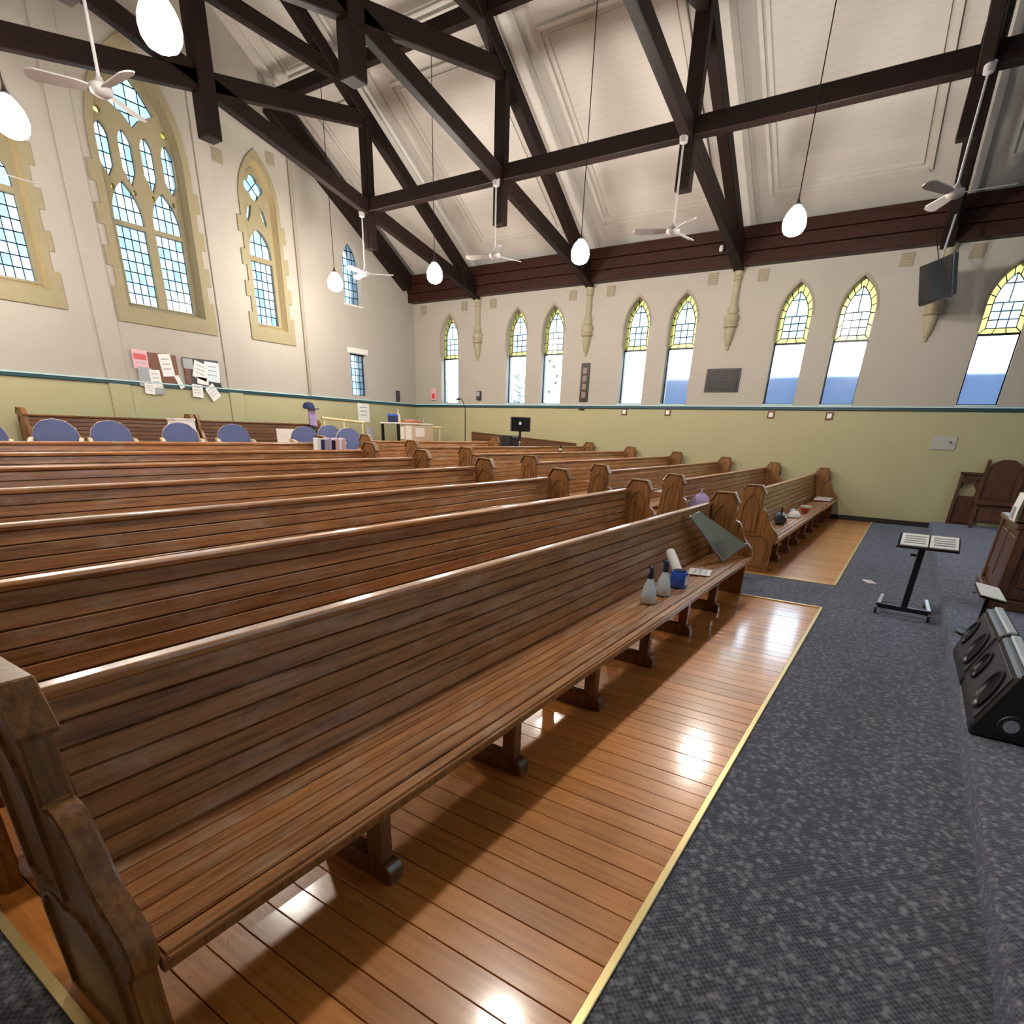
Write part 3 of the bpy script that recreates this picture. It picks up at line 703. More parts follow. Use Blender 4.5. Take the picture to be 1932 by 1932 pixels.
# ================================================================== PENDANT LAMPS
lamp = None
def pend(x, y, z, ztop, lab):
    t = empty('pendant_lamp', (x, y, z), 0, lab, 'lamp', 'pendant lamps')
    pr = [(.001, -.17), (.07, -.165), (.12, -.14), (.152, -.09), (.163, -.03), (.155, .03), (.13, .09), (.095, .14), (.06, .175), (.05, .185)]
    new_obj('glass_globe', GLM, None, t); new_obj('gallery', GAL, None, t)
    MB().tube((0, 0, .25), (0, 0, ztop-z), .008, 6).build('cord', BLACKM, t)
    MB().lathe([(.001, 0), (.05, 0), (.05, -.05), (.02, -.10), (.008, -.12)], (0, 0, ztop-z), 12).build('ceiling_rose', BLACKM, t, 0, True)
pr = [(.001, -.17), (.07, -.165), (.12, -.14), (.152, -.09), (.163, -.03), (.155, .03), (.13, .09), (.095, .14), (.06, .175), (.05, .185), (.001, .186)]
GLM = MB().lathe(pr, seg=24).mesh('glass_globe', GLOBE, 0, True)
GAL = MB().lathe([(.056, .18), (.06, .19), (.055, .205), (.03, .22), (.018, .245), (.012, .28), (.001, .285)], seg=16).mesh('gallery', DARKGREY, 0, True)
ceilz = lambda x: 5.72+.6*(XW+.05-XR-abs(x-XR))
LZ = 4.57
for x, y, lab in ((10.9, 2.30, 'lit egg-shaped pendant lamp before the right roof slope, nearest the wall screen'), (10.9, 5.83, 'lit pendant lamp in front of the truss foot at the picture centre'), (10.9, 9.22, 'lit pendant lamp near the foot of the truss nearest the gable'), (10.5, 11.81, 'smallest lit pendant lamp, beside the gable lancet window'),
                  (3.66, 5.98, 'largest lit pendant lamp at the top left, in front of the king post'), (3.66, 9.08, 'lit pendant lamp cut by the left picture edge'),
                  (3.66, 2.30, 'lit pendant lamp above the front pews, over the camera'), (3.66, 11.81, 'lit pendant lamp in the left rear corner')):
    pend(x, y, LZ, ceilz(x)-.03, lab)
# ================================================================== CEILING FANS
BLM = MB()
bl = [(.10, -.04), (.20, -.06), (.55, -.075), (.62, -.05), (.64, 0), (.62, .05), (.55, .075), (.20, .06), (.10, .04)]
n = len(bl)
BLM.add([(x, y, .02*(y/.07)+.006) for x, y in bl] + [(x, y, .02*(y/.07)-.006) for x, y in bl], [tuple(range(n)), tuple(range(n, 2*n))[::-1]] + [(i, n+i, n+(i+1) % n, (i+1) % n) for i in range(n)])
BLMESH = BLM.mesh('fan_blade', FANW)
MOT = MB().lathe([(.001, -.06), (.06, -.055), (.10, -.03), (.11, .0), (.10, .03), (.05, .055), (.025, .10), (.001, .101)], seg=18).mesh('motor', FANW, 0, True)
def fan(x, y, z, zt, ang, lab):
    t = empty('ceiling_fan', (x, y, z), ang, lab, 'fan', 'white ceiling fans')
    new_obj('motor', MOT, None, t)
    for k in range(3):
        o = new_obj('fan_blade', BLMESH, None, t); o.rotation_euler = (0, 0, 2*math.pi*k/3)
    MB().tube((0, 0, .08), (0, 0, zt-z), .016, 10).build('down_rod', FANW, t, 0, True)
    MB().lathe([(.02, -.12), (.06, -.10), (.07, 0), (.001, 0)], (0, 0, zt-z), 14).build('canopy', FANW, t, 0, True)
for x, y, z, a, lab in ((11.02, .39, 4.66, .5, 'white ceiling fan above the hanging wall screen'), (11.02, 4.20, 4.72, 1.9, 'white ceiling fan in front of the eave beam, third from the gable'), (11.02, 7.78, 4.76, 1.75, 'white ceiling fan right of the lamp nearest the gable truss'), (11.02, 11.38, 4.80, 1.2, 'white ceiling fan beside the gable lancet window'),
                        (4.04, 7.82, 4.68, .5, 'white ceiling fan in front of the tall central traceried window'), (4.04, 11.2, 4.60, .0, 'white ceiling fan cut by the left picture edge')):
    fan(x, y-.0, z, 5.94, a, lab)
for x, y, z, lab in ((14.95, 4.55, 5.38, 'small white sensor on the eave beam above the plaque'), (14.9, .40, 5.30, 'small white spotlight on the eave beam above the wall screen')):
    t = empty('spotlight', (x, y, z), 0, lab, 'spotlight')
    MB().lathe([(.001, -.06), (.04, -.055), (.05, 0), (.035, .05), (.001, .06)], seg=12).build('housing', WHITE, t, 0, True)
    MB().box((-.0, -.012, -.012), (.12, .012, .012)).build('bracket', WHITE, t)
# ================================================================== WALL SCREEN
t = empty('wall_screen', (14.2, .42, 4.30), 0, 'black flat screen hanging from the eave below the fan at the right', 'screen')
t.rotation_euler = (0, math.radians(-15), math.radians(-58))
bx('casing', (-.03, -.46, -.31), (.05, .46, .31), BLACKP, t, .008); bx('display', (-.034, -.43, -.28), (-.029, .43, .28), SCREEN, t)
bx('speaker_bar', (-.04, -.40, -.335), (.02, .40, -.312), DARKGREY, t)
MB().tube((.05, 0, .28), (.33, 0, 1.12), .02, 10).build('pole', SILVER, t, 0, True)
MB().tube((.03, .02, .30), (.20, .45, .90), .008, 6).build('stay_cable', BLACKM, t)
# ================================================================== ITEMS ON THE LANCET WALL
t = empty('photo_board', (XW, 7.77, 2.86), 0, 'tall narrow dark framed board of photographs on the lancet wall', 'picture')
bx('frame', (-.035, -.12, -.46), (0, .12, .46), BLACKP, t, .004); bx('mount', (-.038, -.085, -.42), (-.034, .085, .42), BRONZE, t)
for k in range(4): bx('photo', (-.042, -.06, -.36+k*.19), (-.038, .06, -.22+k*.19), PHOTO, t)
t = empty('memorial_plaque', (XW, 4.17, 2.86), 0, 'dark rectangular metal plaque between two pairs of lancet windows', 'plaque')
bx('backboard', (-.03, -.39, -.245), (0, .39, .245), BLACKP, t, .004); bx('face', (-.04, -.35, -.205), (-.03, .35, .205), BRONZE, t, .003)
for k in range(5): bx('text_line', (-.042, -.26, .13-k*.065), (-.040, .26, .142-k*.065), DARKGREY, t)
for y, z, lab in ((6.557, 2.165, 'small square framed card below the dado under the left window of the middle pair'), (5.39, 2.165, 'small square framed card below the dado under the right window of the middle pair'), (2.95, 2.14, 'small square framed card below the dado under the left window of the right pair'), (1.745, 2.13, 'small square framed card below the dado under the right window of the right pair')):
    t = empty('framed_card', (XW, y, z), 0, lab, 'picture', 'framed cards below the dado rail'); s = .075
    bx('frame', (-.02, -s, -s), (0, s, s), BROWN, t, .003); bx('card', (-.023, -s*.6, -s*.6), (-.02, s*.6, s*.6), PAPER, t)
t = empty('wall_plate', (XW, -.44, 1.66), 0, 'pale rectangular cover plate on the olive wall above the platform', 'plate')
bx('plate', (-.015, -.21, -.13), (0, .21, .13), PLATE, t, .006); bx('knob', (-.03, -.13, .0), (-.015, -.10, .03), DARKGREY, t)
o = bx('coat_hook', (XW-.04, 7.72, 2.20), (XW, 7.88, 2.225), BLACKM); tag(o, 'small dark hook rail under the dado below the photograph board', 'hook')
t = empty('fire_call_point', (XW, 13.02, 2.60), 0, 'small red box on the wall beside the corner lancet window', 'alarm'); bx('box', (-.05, -.10, -.17), (0, .10, .17), PINK, t, .006); bx('face', (-.055, -.06, -.12), (-.05, .06, .02), RED, t)
t = empty('wall_speaker', (XW, 11.25, 2.56), 0, 'small dark box on the lancet wall right of the corner window', 'box'); bx('box', (-.08, -.07, -.12), (0, .07, .12), DARKGREY, t, .006); bx('grille', (-.084, -.05, -.02), (-.08, .05, .10), GREYP, t)
t = empty('wall_handset', (14.43, YG, 2.50), 0, 'small black box on the gable wall beside the low leaded window', 'box'); bx('box', (-.06, -.05, -.15), (.06, 0, .15), BLACKP, t, .006); bx('face', (-.04, -.054, .0), (.04, -.05, .10), DARKGREY, t)
# ================================================================== NOTICEBOARDS ON THE GABLE WALL
def sheet(par, nm, x, z, w, h, mat, rot=0, dy=0., line=True):
    o = MB().box((-w/2, -.006, -h/2), (w/2, 0, h/2)).build(nm, mat, par, 0, False, (x, -.03-dy, z)); o.rotation_euler = (0, rot, 0)
    if line and w > .15:
        for k in range(3): MB().box((-w*.34, -.008, h*.25-k*h*.22), (w*.30, -.006, h*.25-k*h*.22+h*.05)).build('print_line', GREYP, o)
    return o
t = empty('noticeboard', (7.2, YG-.004, 2.55), 0, 'brown noticeboard with red and white pinned posters left of the centre below the tall window', 'noticeboard')
bx('board', (-.20, -.03, -.22), (.42, 0, .33), BROWN, t, .004)
sheet(t, 'poster', -.34, .18, .30, .36, PINK, .03, .0); sheet(t, 'poster', -.34, .23, .24, .10, RED, .03, .007, False); sheet(t, 'poster', -.30, -.14, .28, .36, GREYP, .05, .002); sheet(t, 'poster', -.10, -.16, .22, .34, PAPER, -.03, .006)
sheet(t, 'poster', .18, .12, .26, .42, PAPER, -.10, .004); sheet(t, 'poster', -.26, -.36, .2, .2, PAPER, .1, .004); sheet(t, 'poster', -.06, -.36, .2, .18, GREYP, -.1, .004); sheet(t, 'poster', .40, -.18, .10, .26, PAPER, -.4, .004)
t = empty('noticeboard', (8.12, YG-.004, 2.55), 0, 'grey noticeboard covered with white sheets beside the brown one', 'noticeboard')
bx('board', (-.36, -.03, -.20), (.46, 0, .32), DARKGREY, t, .004)
sheet(t, 'poster', .0, .08, .32, .34, PAPER, .3, .006); sheet(t, 'poster', .28, .08, .34, .40, MILK, .05, .002); sheet(t, 'poster', -.26, .20, .22, .2, GREYP, 0, .002, False); sheet(t, 'poster', -.30, -.05, .12, .3, BROWN, 0, .001, False)
sheet(t, 'poster', .02, -.12, .26, .14, PAPER, .1, .006, False); sheet(t, 'poster', -.14, -.33, .24, .26, PAPER, .06, .008); sheet(t, 'poster', .22, -.34, .24, .30, PAPER, -.6, .008); sheet(t, 'poster', .36, -.22, .22, .06, BLACKP, .15, .004, False)
t = empty('wall_poster', (12.98, YG, 1.98), 0, 'white poster on the gable wall under the low leaded window', 'poster'); bx('sheet', (-.22, -.008, -.25), (.22, 0, .25), PAPER, t)
for k in range(3): bx('print_line', (-.14, -.010, .12-k*.10), (.12, -.008, .15-k*.10), GREYP, t)
# ================================================================== CHAIRS AT THE REAR
def chair_proto():
    t = empty('upholstered_chair')
    sh = [(-.10, .46), (.10, .46), (.24, .60), (.30, .78), (.26, .92), (.15, 1.02), (0, 1.05), (-.15, 1.02), (-.26, .92), (-.30, .78), (-.24, .60)]
    MB().prism(sh, 'Y', .20, .27).build('backrest', BLUEF, t, .02, seg=2)
    MB().prism([(x*1.015, .755+(z-.755)*1.015) for x, z in sh], 'Y', .255, .285).build('back_frame', LIGHTWOOD, t, .006)
    bx('seat', (-.27, -.27, .40), (.27, .22, .49), BLUEF, t, .03)
    for s in (-1, 1):
        MB().prism([(-.26, .70), (.26, .74), (.28, .79), (.0, .79), (-.27, .75)], 'X', s*.31-.03, s*.31+.03).build('armrest', LIGHTWOOD, t, .01)
        MB().bar((s*.30, -.24, 0), (s*.31, -.22, .72), .045, .045).build('leg', LIGHTWOOD, t, .006)
        MB().bar((s*.29, .27, 0), (s*.30, .24, .75), .045, .045).build('leg', LIGHTWOOD, t, .006)
    return t
cp = chair_proto(); first = True
for x, y, rz, lab in ((3.93, 10.8, -.4, 'blue chair at the left end of the rear row, partly behind the short pew'), (4.72, 10.8, -.35, 'blue chair second from the left in the rear row'), (5.90, 10.9, -.4, 'blue chair in front of the white box at the middle rear pew end'), (6.93, 10.9, -.45, 'blue chair left of the white board, low behind the pews'),
                      (8.62, 10.9, -.4, 'blue chair right of the white board beside the post with the cap'), (10.0, 11.7, -.3, 'blue chair second from the right in the rear row'), (9.83, 10.85, -.3, 'rightmost blue chair, beside the cluttered table'), (2.95, 10.5, -.3, 'blue chair cut by the left picture edge')):
    c = cp if first else copy_tree(cp); first = False
    c.location = (x, y, fz(y)); c.rotation_euler = (0, 0, rz); tag(c, lab, 'chair', 'blue upholstered chairs at the rear')
# white board, white box, post with cap
t = empty('white_board', (8.97, 12.0, fz(12.0)), -.3, 'white board standing between two blue chairs at the rear', 'board'); MB().bar((-.28, 0, .75), (.28, 0, .75), .02, .34, (0, 1, 0)).build('panel', PAPER, t); bx('leg', (-.26, -.02, 0), (-.22, .02, .6), BLACKM, t); bx('leg', (.22, -.02, 0), (.26, .02, .6), BLACKM, t)
t = empty('storage_box', (6.72, 12.35, fz(12.35)), 0, 'white box on a stand behind the middle blue chair', 'box'); bx('stand', (-.16, -.14, 0), (.16, .14, .70), BEIGE, t, .01); bx('box', (-.20, -.15, .70), (.20, .15, 1.02), PAPER, t, .01); bx('lid', (-.21, -.16, 1.0), (.21, .16, 1.04), WHITE, t, .006)
t = empty('hat_stand', (9.95, 12.45, fz(12.45)), 0, 'post hung with a navy cap and a pale cloth in front of the gable wall', 'stand')
MB().tube((0, 0, 0), (0, 0, 1.42), .03, 10).build('post', BLACKM, t); MB().lathe([(.14, 1.36), (.135, 1.42), (.10, 1.48), (.001, 1.51)], seg=16).build('cap', NAVY, t, 0, True); bx('cap_brim', (-.18, -.24, 1.345), (.12, -.02, 1.365), NAVY, t, .008)
MB().prism([(-.06, .98), (.16, .95), (.13, 1.35), (-.08, 1.36)], 'Y', -.09, -.03).build('cloth', PURPLE, t, .015); MB().lathe([(.20, .80), (.22, .85), (.12, .95), (.001, .97)], seg=14).build('basket', BLACKP, t, 0, True)
def rail(nm, a, b2, posts, lab):
    t = empty(nm, (0, 0, 0), 0, lab, 'handrail'); MB().tube(a, b2, .03, 10).build('rail', CREAM, t, 0, True)
    for f in posts:
        p = Vector(a).lerp(Vector(b2), f); MB().tube((p.x, p.y, fz(p.y)), p, .022, 8).build('post', CREAM, t, 0, True)
rail('handrail', (10.55, 12.75, 1.77), (12.0, 12.75, 1.70), (.05, .5, .95), 'cream handrail between the capped post and the cluttered table')
rail('handrail', (13.35, 12.2, 1.66), (14.6, 12.2, 1.64), (.05, .95), 'cream handrail right of the cluttered table')
# rear table with clutter
TY = 12.3; TZ = fz(TY)
t = empty('rear_counter', (13.15, TY, TZ), 0, 'beige counter table with papers taped on its front in the rear corner', 'table')
bx('top', (-.66, -.35, 1.10), (.80, .35, 1.14), WHITE, t, .008); bx('front_panel', (-.40, -.33, .1), (.82, -.31, 1.08), BEIGE, t); bx('leg', (-.64, -.33, 0), (-.58, -.27, 1.1), BLACKM, t); bx('leg', (.76, .27, 0), (.82, .33, 1.1), BLACKM, t); bx('leg', (-.64, .27, 0), (-.58, .33, 1.1), BLACKM, t)
for x0, x1, z0, z1 in ((.05, .42, .78, 1.02), (-.36, -.12, .70, 1.06), (-.56, -.42, .72, 1.04)): bx('paper', (x0, -.345, z0), (x1, -.333, z1), PAPER, t)
z1 = TZ+1.14
t = empty('blue_box', (12.66, TY, z1), .2, 'small blue box on the rear counter', 'box'); bx('body', (-.14, -.08, 0), (.14, .08, .20), NAVY, t, .006); bx('lid', (-.145, -.085, .16), (.145, .085, .21), BLUEP, t, .004)
t = empty('pump_bottle', (12.92, TY+.05, z1), 0, 'cream pump bottle standing on the rear counter', 'bottle'); MB().lathe([(.06, 0), (.065, .02), (.06, .18), (.02, .23), (.018, .26), (.001, .26)], seg=14).build('body', CREAM, t, 0, True); MB().tube((0, 0, .26), (0, 0, .33), .01).build('pump', WHITE, t); MB().tube((0, 0, .33), (-.05, -.02, .325), .01).build('nozzle', WHITE, t)
t = empty('folded_cloths', (13.36, TY-.05, z1), .1, 'orange-red folded cloths spread on the rear counter', 'cloth'); MB().box((-.30, -.22, 0), (.26, .2, .05)).build('lower_cloth', ORANGE, t, .02, seg=2); MB().box((-.12, -.18, .05), (.28, .16, .09)).build('upper_cloth', PINK, t, .018, seg=2)
t = empty('glass_jug', (13.78, TY, TZ+1.14), 0, 'clear water jug at the right end of the rear counter', 'jug'); MB().lathe([(.001, 0), (.07, 0), (.085, .02), (.085, .16), (.05, .22), (.001, .22)], seg=16).build('jug', G_PLAIN, t, 0, True); MB().path([Vector((.08, 0, .16)), Vector((.13, 0, .14)), Vector((.13, 0, .06)), Vector((.08, 0, .04))], .01).build('handle', MILK, t)
t = empty('side_chair', (11.75, 12.0, fz(12.0)), .5, 'grey-backed office chair left of the cluttered counter', 'chair'); MB().prism([(-.24, .70), (.24, .70), (.27, .86), (.25, 1.02), (-.25, 1.02), (-.27, .86)], 'Y', .16, .22).build('backrest', GREYP, t, .02, seg=2); bx('seat', (-.25, -.26, .44), (.25, .2, .52), GREYP, t, .03); MB().tube((0, 0, .06), (0, 0, .45), .03).build('column', BLACKM, t); MB().bar((0, .17, .5), (0, .20, .85), .05, .02).build('back_support', BLACKM, t)
for k in range(4):
    a = k*math.pi/2+.3; MB().bar((0, 0, .06), (.28*math.cos(a), .28*math.sin(a), .03), .04, .04).build('leg', BLACKM, t)
# gooseneck lamp / microphone stand
t = empty('microphone_stand', (12.38, 9.55, fz(9.55)), 0, 'tall thin black gooseneck microphone stand behind the pews', 'stand')
MB().lathe([(.16, 0), (.16, .02), (.02, .04), (.001, .04)], seg=18).build('base', BLACKM, t, 0, True); MB().tube((0, 0, .03), (0, 0, 1.60), .012).build('pole', BLACKM, t)
pts = [Vector((-.05*(1-math.cos(a))*2, .03*a, 1.60+.26*math.sin(a*.85))) for a in [i*math.pi/2/8 for i in range(11)]]
MB().path(pts, .009).build('gooseneck', BLACKM, t); MB().tube(pts[-1], pts[-1]+Vector((-.09, .03, -.02)), .022, 10).build('microphone', BLACKP, t)
# computer desk
DX, DY = 13.75, 7.98; DZ = fz(DY)
t = empty('computer_desk', (DX, DY+.95, fz(DY+.95)), 0, 'low dark desk holding the monitor behind the right pew block', 'desk'); bx('top', (-.55, -.30, .76), (.6, .32, .80), BROWN, t, .006)
for x in (-.5, .55):
    for y in (-.25, .27): bx('leg', (x-.03, y-.03, 0), (x+.03, y+.03, .76), BROWN, t)
dz = fz(DY+.95)+.80
t = empty('monitor', (13.95, DY+.92, dz), -.45, 'black computer monitor standing on the rear desk', 'monitor'); bx('casing', (-.30, -.02, .40), (.30, .03, .75), BLACKP, t, .008); bx('display', (-.28, -.023, .42), (.28, -.019, .73), SCREEN, t); MB().lathe([(.001, 0), (.04, 0), (.04, .003), (.001, .003)], (-.03, -.026, .60), 16, 'Y').build('screen_logo', PAPER, t); bx('neck', (-.03, 0, .02), (.03, .03, .45), BLACKP, t); bx('base', (-.14, -.10, 0), (.14, .10, .02), BLACKP, t, .004)

t = empty('sound_mixer', (13.36, DY+.85, dz), -.1, 'black box of sound equipment left of the monitor', 'equipment'); bx('body', (-.18, -.16, 0), (.18, .16, .30), BLACKP, t, .01); bx('panel', (-.14, -.165, .05), (.14, -.16, .22), DARKGREY, t)
for k in range(3): MB().lathe([(.02, 0), (.018, .02), (.001, .02)], (-.08+k*.08, -.163, .26), 10).build('knob', SILVER, t, 0, True)
t = empty('amplifier', (13.50, DY+1.20, dz), -.1, 'black amplifier behind the monitor', 'equipment'); bx('body', (-.22, -.16, 0), (.22, .16, .26), DARKGREY, t, .01); bx('front', (-.20, -.165, .03), (.20, -.16, .22), BLACKP, t)
t = empty('paper_cup', (13.62, DY+.75, dz), 0, 'grey paper cup between the two black boxes on the rear desk', 'cup'); MB().lathe([(.04, 0), (.055, .14), (.05, .14), (.036, .01), (.001, .01)], seg=14).build('cup', GREYP, t, 0, True); MB().lathe([(.06, .14), (.05, .165), (.001, .165)], seg=14).build('lid', PAPER, t, 0, True)
# hymn books on a pew
for k, (m, h) in enumerate(((PAPER, .20), (NAVY, .19), (GREYP, .19), (PURPLE, .20), (BLACKP, .18), (PINK, .20), (PAPER, .185), (PINK, .2))):
    x = 5.86+k*.066
    o = empty('hymn_book', (x, 6.65+.583*math.cos(math.atan(RK))-.818*math.sin(math.atan(RK)), fz(6.65)+.583*math.sin(math.atan(RK))+.818*math.cos(math.atan(RK))), 0, ['white book at the left end of the row along the sixth pew back', 'navy book second in the row along the sixth pew back', 'grey book third in the row along the sixth pew back', 'lilac book fourth in the row along the sixth pew back', 'black book fifth in the row along the sixth pew back', 'pink book sixth in the row along the sixth pew back', 'white book seventh in the row along the sixth pew back', 'pink book at the right end of the row along the sixth pew back'][k], 'book', 'hymn books on the pew back')
    o.rotation_euler = (math.atan(RK), 0, 0); bx('cover', (-.030, .0, 0), (.030, .098, h+.09), m, o, .003); bx('pages', (-.024, .004, .006), (.024, .100, h+.093), PAPER, o)
# ================================================================== ITEMS ON THE FRONT PEWS
def spray(x, y, z, rz, lab):
    t = empty('spray_bottle', (x, y, z), rz, lab, 'bottle', 'white spray bottles on the front pew')
    MB().lathe([(.055, 0), (.060, .01), (.060, .05), (.045, .12), (.025, .17), (.018, .19), (.001, .19)], seg=20).build('bottle', MILK, t, 0, True)
    MB().lathe([(.022, .185), (.022, .215), (.001, .215)], seg=14).build('collar', NAVY, t, 0, True)
    MB().prism([(-.022, .213), (.022, .213), (.025, .24), (.05, .255), (.045, .275), (-.02, .27), (-.026, .24)], 'Y', -.012, .012).build('spray_head', NAVY, t, .003)
    MB().bar((.030, 0, .245), (.036, 0, .205), .012, .008).build('trigger', NAVY, t)
SZ = .432
spray(4.13, 1.42, SZ, .5, 'white spray bottle with a navy trigger, left of the pair on the front pew')
spray(4.43, 1.41, SZ, .8, 'white spray bottle with a navy trigger beside the blue wipes tub')
t = empty('wipes_tub', (4.78, 1.40, SZ), 0, 'blue wipes tub lying next to the spray bottles on the front pew', 'tub')
MB().lathe([(.001, 0), (.068, 0), (.072, .01), (.072, .11), (.066, .13), (.001, .13)], seg=22).build('tub', BLUEP, t, 0, True); MB().lathe([(.001, .128), (.052, .128), (.052, .142), (.001, .142)], seg=20).build('lid', NAVY, t, 0, True)
MB().box((-.05, -.074, .03), (.05, -.069, .10)).build('print', MILK, t)
t = empty('paper_roll', (4.92, 1.50, SZ+.06), 0, 'white tube-shaped roll leaning from the blue tub to the pew back', 'roll')
MB().tube((-.05, -.06, .04), (.16, .10, .16), .042, 18).build('roll', PAPER, t, 0, True); MB().tube((.160, .10, .16), (.162, .1015, .1612), .018, 12).build('core', BEIGE, t)
t = empty('leaflet', (5.46, 1.41, SZ+.003), .2, 'white square leaflet lying flat on the front pew', 'paper'); bx('sheet', (-.14, -.10, 0), (.14, .10, .004), PAPER, t)
for k in range(3): bx('print_line', (-.10, -.06+k*.05, .004), (.09, -.05+k*.05, .0045), GREYP, t)
t = empty('glossy_board', (0, 0, 0), 0, 'dark glossy board leaning across the right end of the front pew', 'board')
A_, B_, C_ = Vector((5.60, 1.62, .915)), Vector((6.10, 1.37, .452)), Vector((6.58, 1.27, .565)); D_ = A_+(C_-B_)*.30
nn = (B_-A_).cross(C_-B_).normalized()*.009
MB().add([A_, B_, C_, D_, A_+nn, B_+nn, C_+nn, D_+nn], [(0, 1, 2, 3), (7, 6, 5, 4), (0, 4, 5, 1), (1, 5, 6, 2), (2, 6, 7, 3), (3, 7, 4, 0)]).build('panel', GLOSSBOARD, t)
MB().bar(A_, B_, .02, .02).bar(B_, C_, .02, .02).build('edge_strip', SILVER, t)
t = empty('cup_and_saucer', (11.75, 1.38, SZ), 0, 'red and white bowl on the front pew of the lancet wall block', 'bowl')
MB().lathe([(.04, 0), (.06, .02), (.085, .08), (.09, .085), (.08, .08), (.055, .025), (.001, .02)], seg=20).build('bowl', RED, t, 0, True); MB().lathe([(.086, .078), (.094, .095), (.094, .115), (.084, .115), (.084, .08)], seg=20).build('rim', PAPER, t, 0, True)
t = empty('crumpled_mask', (10.9, 1.42, SZ), .3, 'white cloth bundle on the front pew left of the red bowl', 'cloth'); MB().lathe([(.001, 0), (.11, .0), (.10, .04), (.05, .09), (.001, .10)], seg=9).build('cloth', PAPER, t, 0, True); MB().lathe([(.001, .05), (.05, .05), (.04, .10), (.001, .12)], (.12, .02, 0), 8).build('fold', MILK, t, 0, True)
t = empty('black_cable_bag', (9.9, 1.50, SZ), .2, 'black bag slumped on the front pew near its aisle end', 'bag'); MB().prism([(-.25, 0), (.25, 0), (.22, .10), (.05, .16), (-.18, .12)], 'Y', -.10, .06).build('bag', BLACKP, t, .03, seg=2); MB().path([Vector((-.12, -.02, .13)), Vector((-.05, -.02, .22)), Vector((.06, -.02, .22)), Vector((.10, -.02, .14))], .012).build('handle', BLACKM, t)
t = empty('paper_stack', (14.72, 1.42, SZ), 0, 'pale papers with a red underside at the wall end of the front pew', 'paper'); bx('cover', (-.30, -.16, 0), (.28, .16, .012), RED, t); bx('sheets', (-.32, -.17, .012), (.26, .15, .045), PAPER, t)
t = empty('lilac_bag', (9.0, 2.49, fz(2.3)+.445), .3, 'lilac cloth bag on the second pew beside its aisle end', 'bag'); MB().lathe([(.12, 0), (.18, .08), (.17, .22), (.08, .33), (.03, .36), (.001, .36)], seg=11).build('bag', PURPLE, t, 0, True); MB().path([Vector((-.07, 0, .30)), Vector((-.03, 0, .41)), Vector((.06, 0, .41)), Vector((.09, 0, .28))], .012).build('handle', PURPLE, t)
t = empty('service_sheet', (8.55, 2.45, fz(2.3)+.440), .1, 'white sheet lying on the second pew seat by the centre aisle', 'paper'); bx('sheet', (-.15, -.10, 0), (.15, .10, .004), PAPER, t); bx('print_line', (-.1, -.02, .004), (.1, 0, .0045), GREYP, t)
t = empty('water_bottle', (11.6, 6.24-.37+.54-.958*RK, fz(5.87)+.990), 0, 'small dark bottle standing on the fifth pew back of the lancet wall block', 'bottle'); MB().lathe([(.025, 0), (.03, .01), (.03, .10), (.012, .14), (.012, .16), (.001, .16)], seg=12).build('bottle', BLACKP, t, 0, True); MB().lathe([(.031, .03), (.031, .07)], seg=12).build('label_band', PAPER, t)
# ================================================================== FLOOR ITEMS AND PLATFORM FURNITURE
t = empty('pink_note', (8.43, .08, .002), .4, 'small pink and white card lying on the carpet', 'paper'); bx('card', (-.10, -.05, 0), (.10, .05, .004), PAPER, t); bx('print', (-.06, -.02, .004), (.05, .02, .0045), PINK, t)
o = tag(bx('dropped_pen', (7.95, -.93, PLAT_Z), (8.10, -.91, PLAT_Z+.012), BLACKP, None, .003), 'small black pen lying on the platform carpet', 'pen')
# rolling music stand
t = empty('music_stand', (6.80, -.29, 0), 0, 'black wheeled music stand with open white sheets on the front carpet', 'stand')
MB().bar((.0, -.23, .085), (.05, .24, .085), .05, .045).build('base_bar', BLACKM, t, .006)
for s in (-1, 1):
    MB().bar((.02+.02*s, s*.22, .075), (.62, s*.20, .075), .035, .03).build('base_foot', SILVER, t, .004)
for xx, yy in ((-.02, -.22), (.03, .23), (.60, -.20), (.60, .20)):
    w = MB().lathe([(.001, -.012), (.03, -.012), (.03, .012), (.001, .012)], (xx, yy, .031), 14, 'Y').build('castor', BLACKP, t, 0, True)
    MB().tube((xx, yy, .04), (xx, yy, .085), .01, 8).build('castor_stem', SILVER, t)
MB().bar((.02, .0, .08), (.02, .0, .72), .055, .03, (0, 1, 0)).build('column', BLACKM, t, .004); MB().tube((.02, .03, .62), (.02, .08, .62), .014, 10).build('clamp_knob', BLACKP, t)
tm = Matrix.Rotation(math.radians(-14), 3, 'Y')
MB().obox((.04, -.03, .745), (.34, .50, .02), tm).build('desk_top', BLACKM, t, .004)
MB().obox((.04, .08, .760), (.30, .22, .008), tm).build('music_sheet', PAPER, t); MB().obox((.04, -.155, .760), (.30, .22, .008), tm).build('music_sheet', PAPER, t)
for k in range(4): MB().obox((-.05+k*.055, .08, .742+k*.0136), (.012, .17, .012), tm).build('print_line', GREYP, t)
for k in range(4): MB().obox((-.05+k*.055, -.155, .742+k*.0136), (.012, .17, .012), tm).build('print_line', GREYP, t)
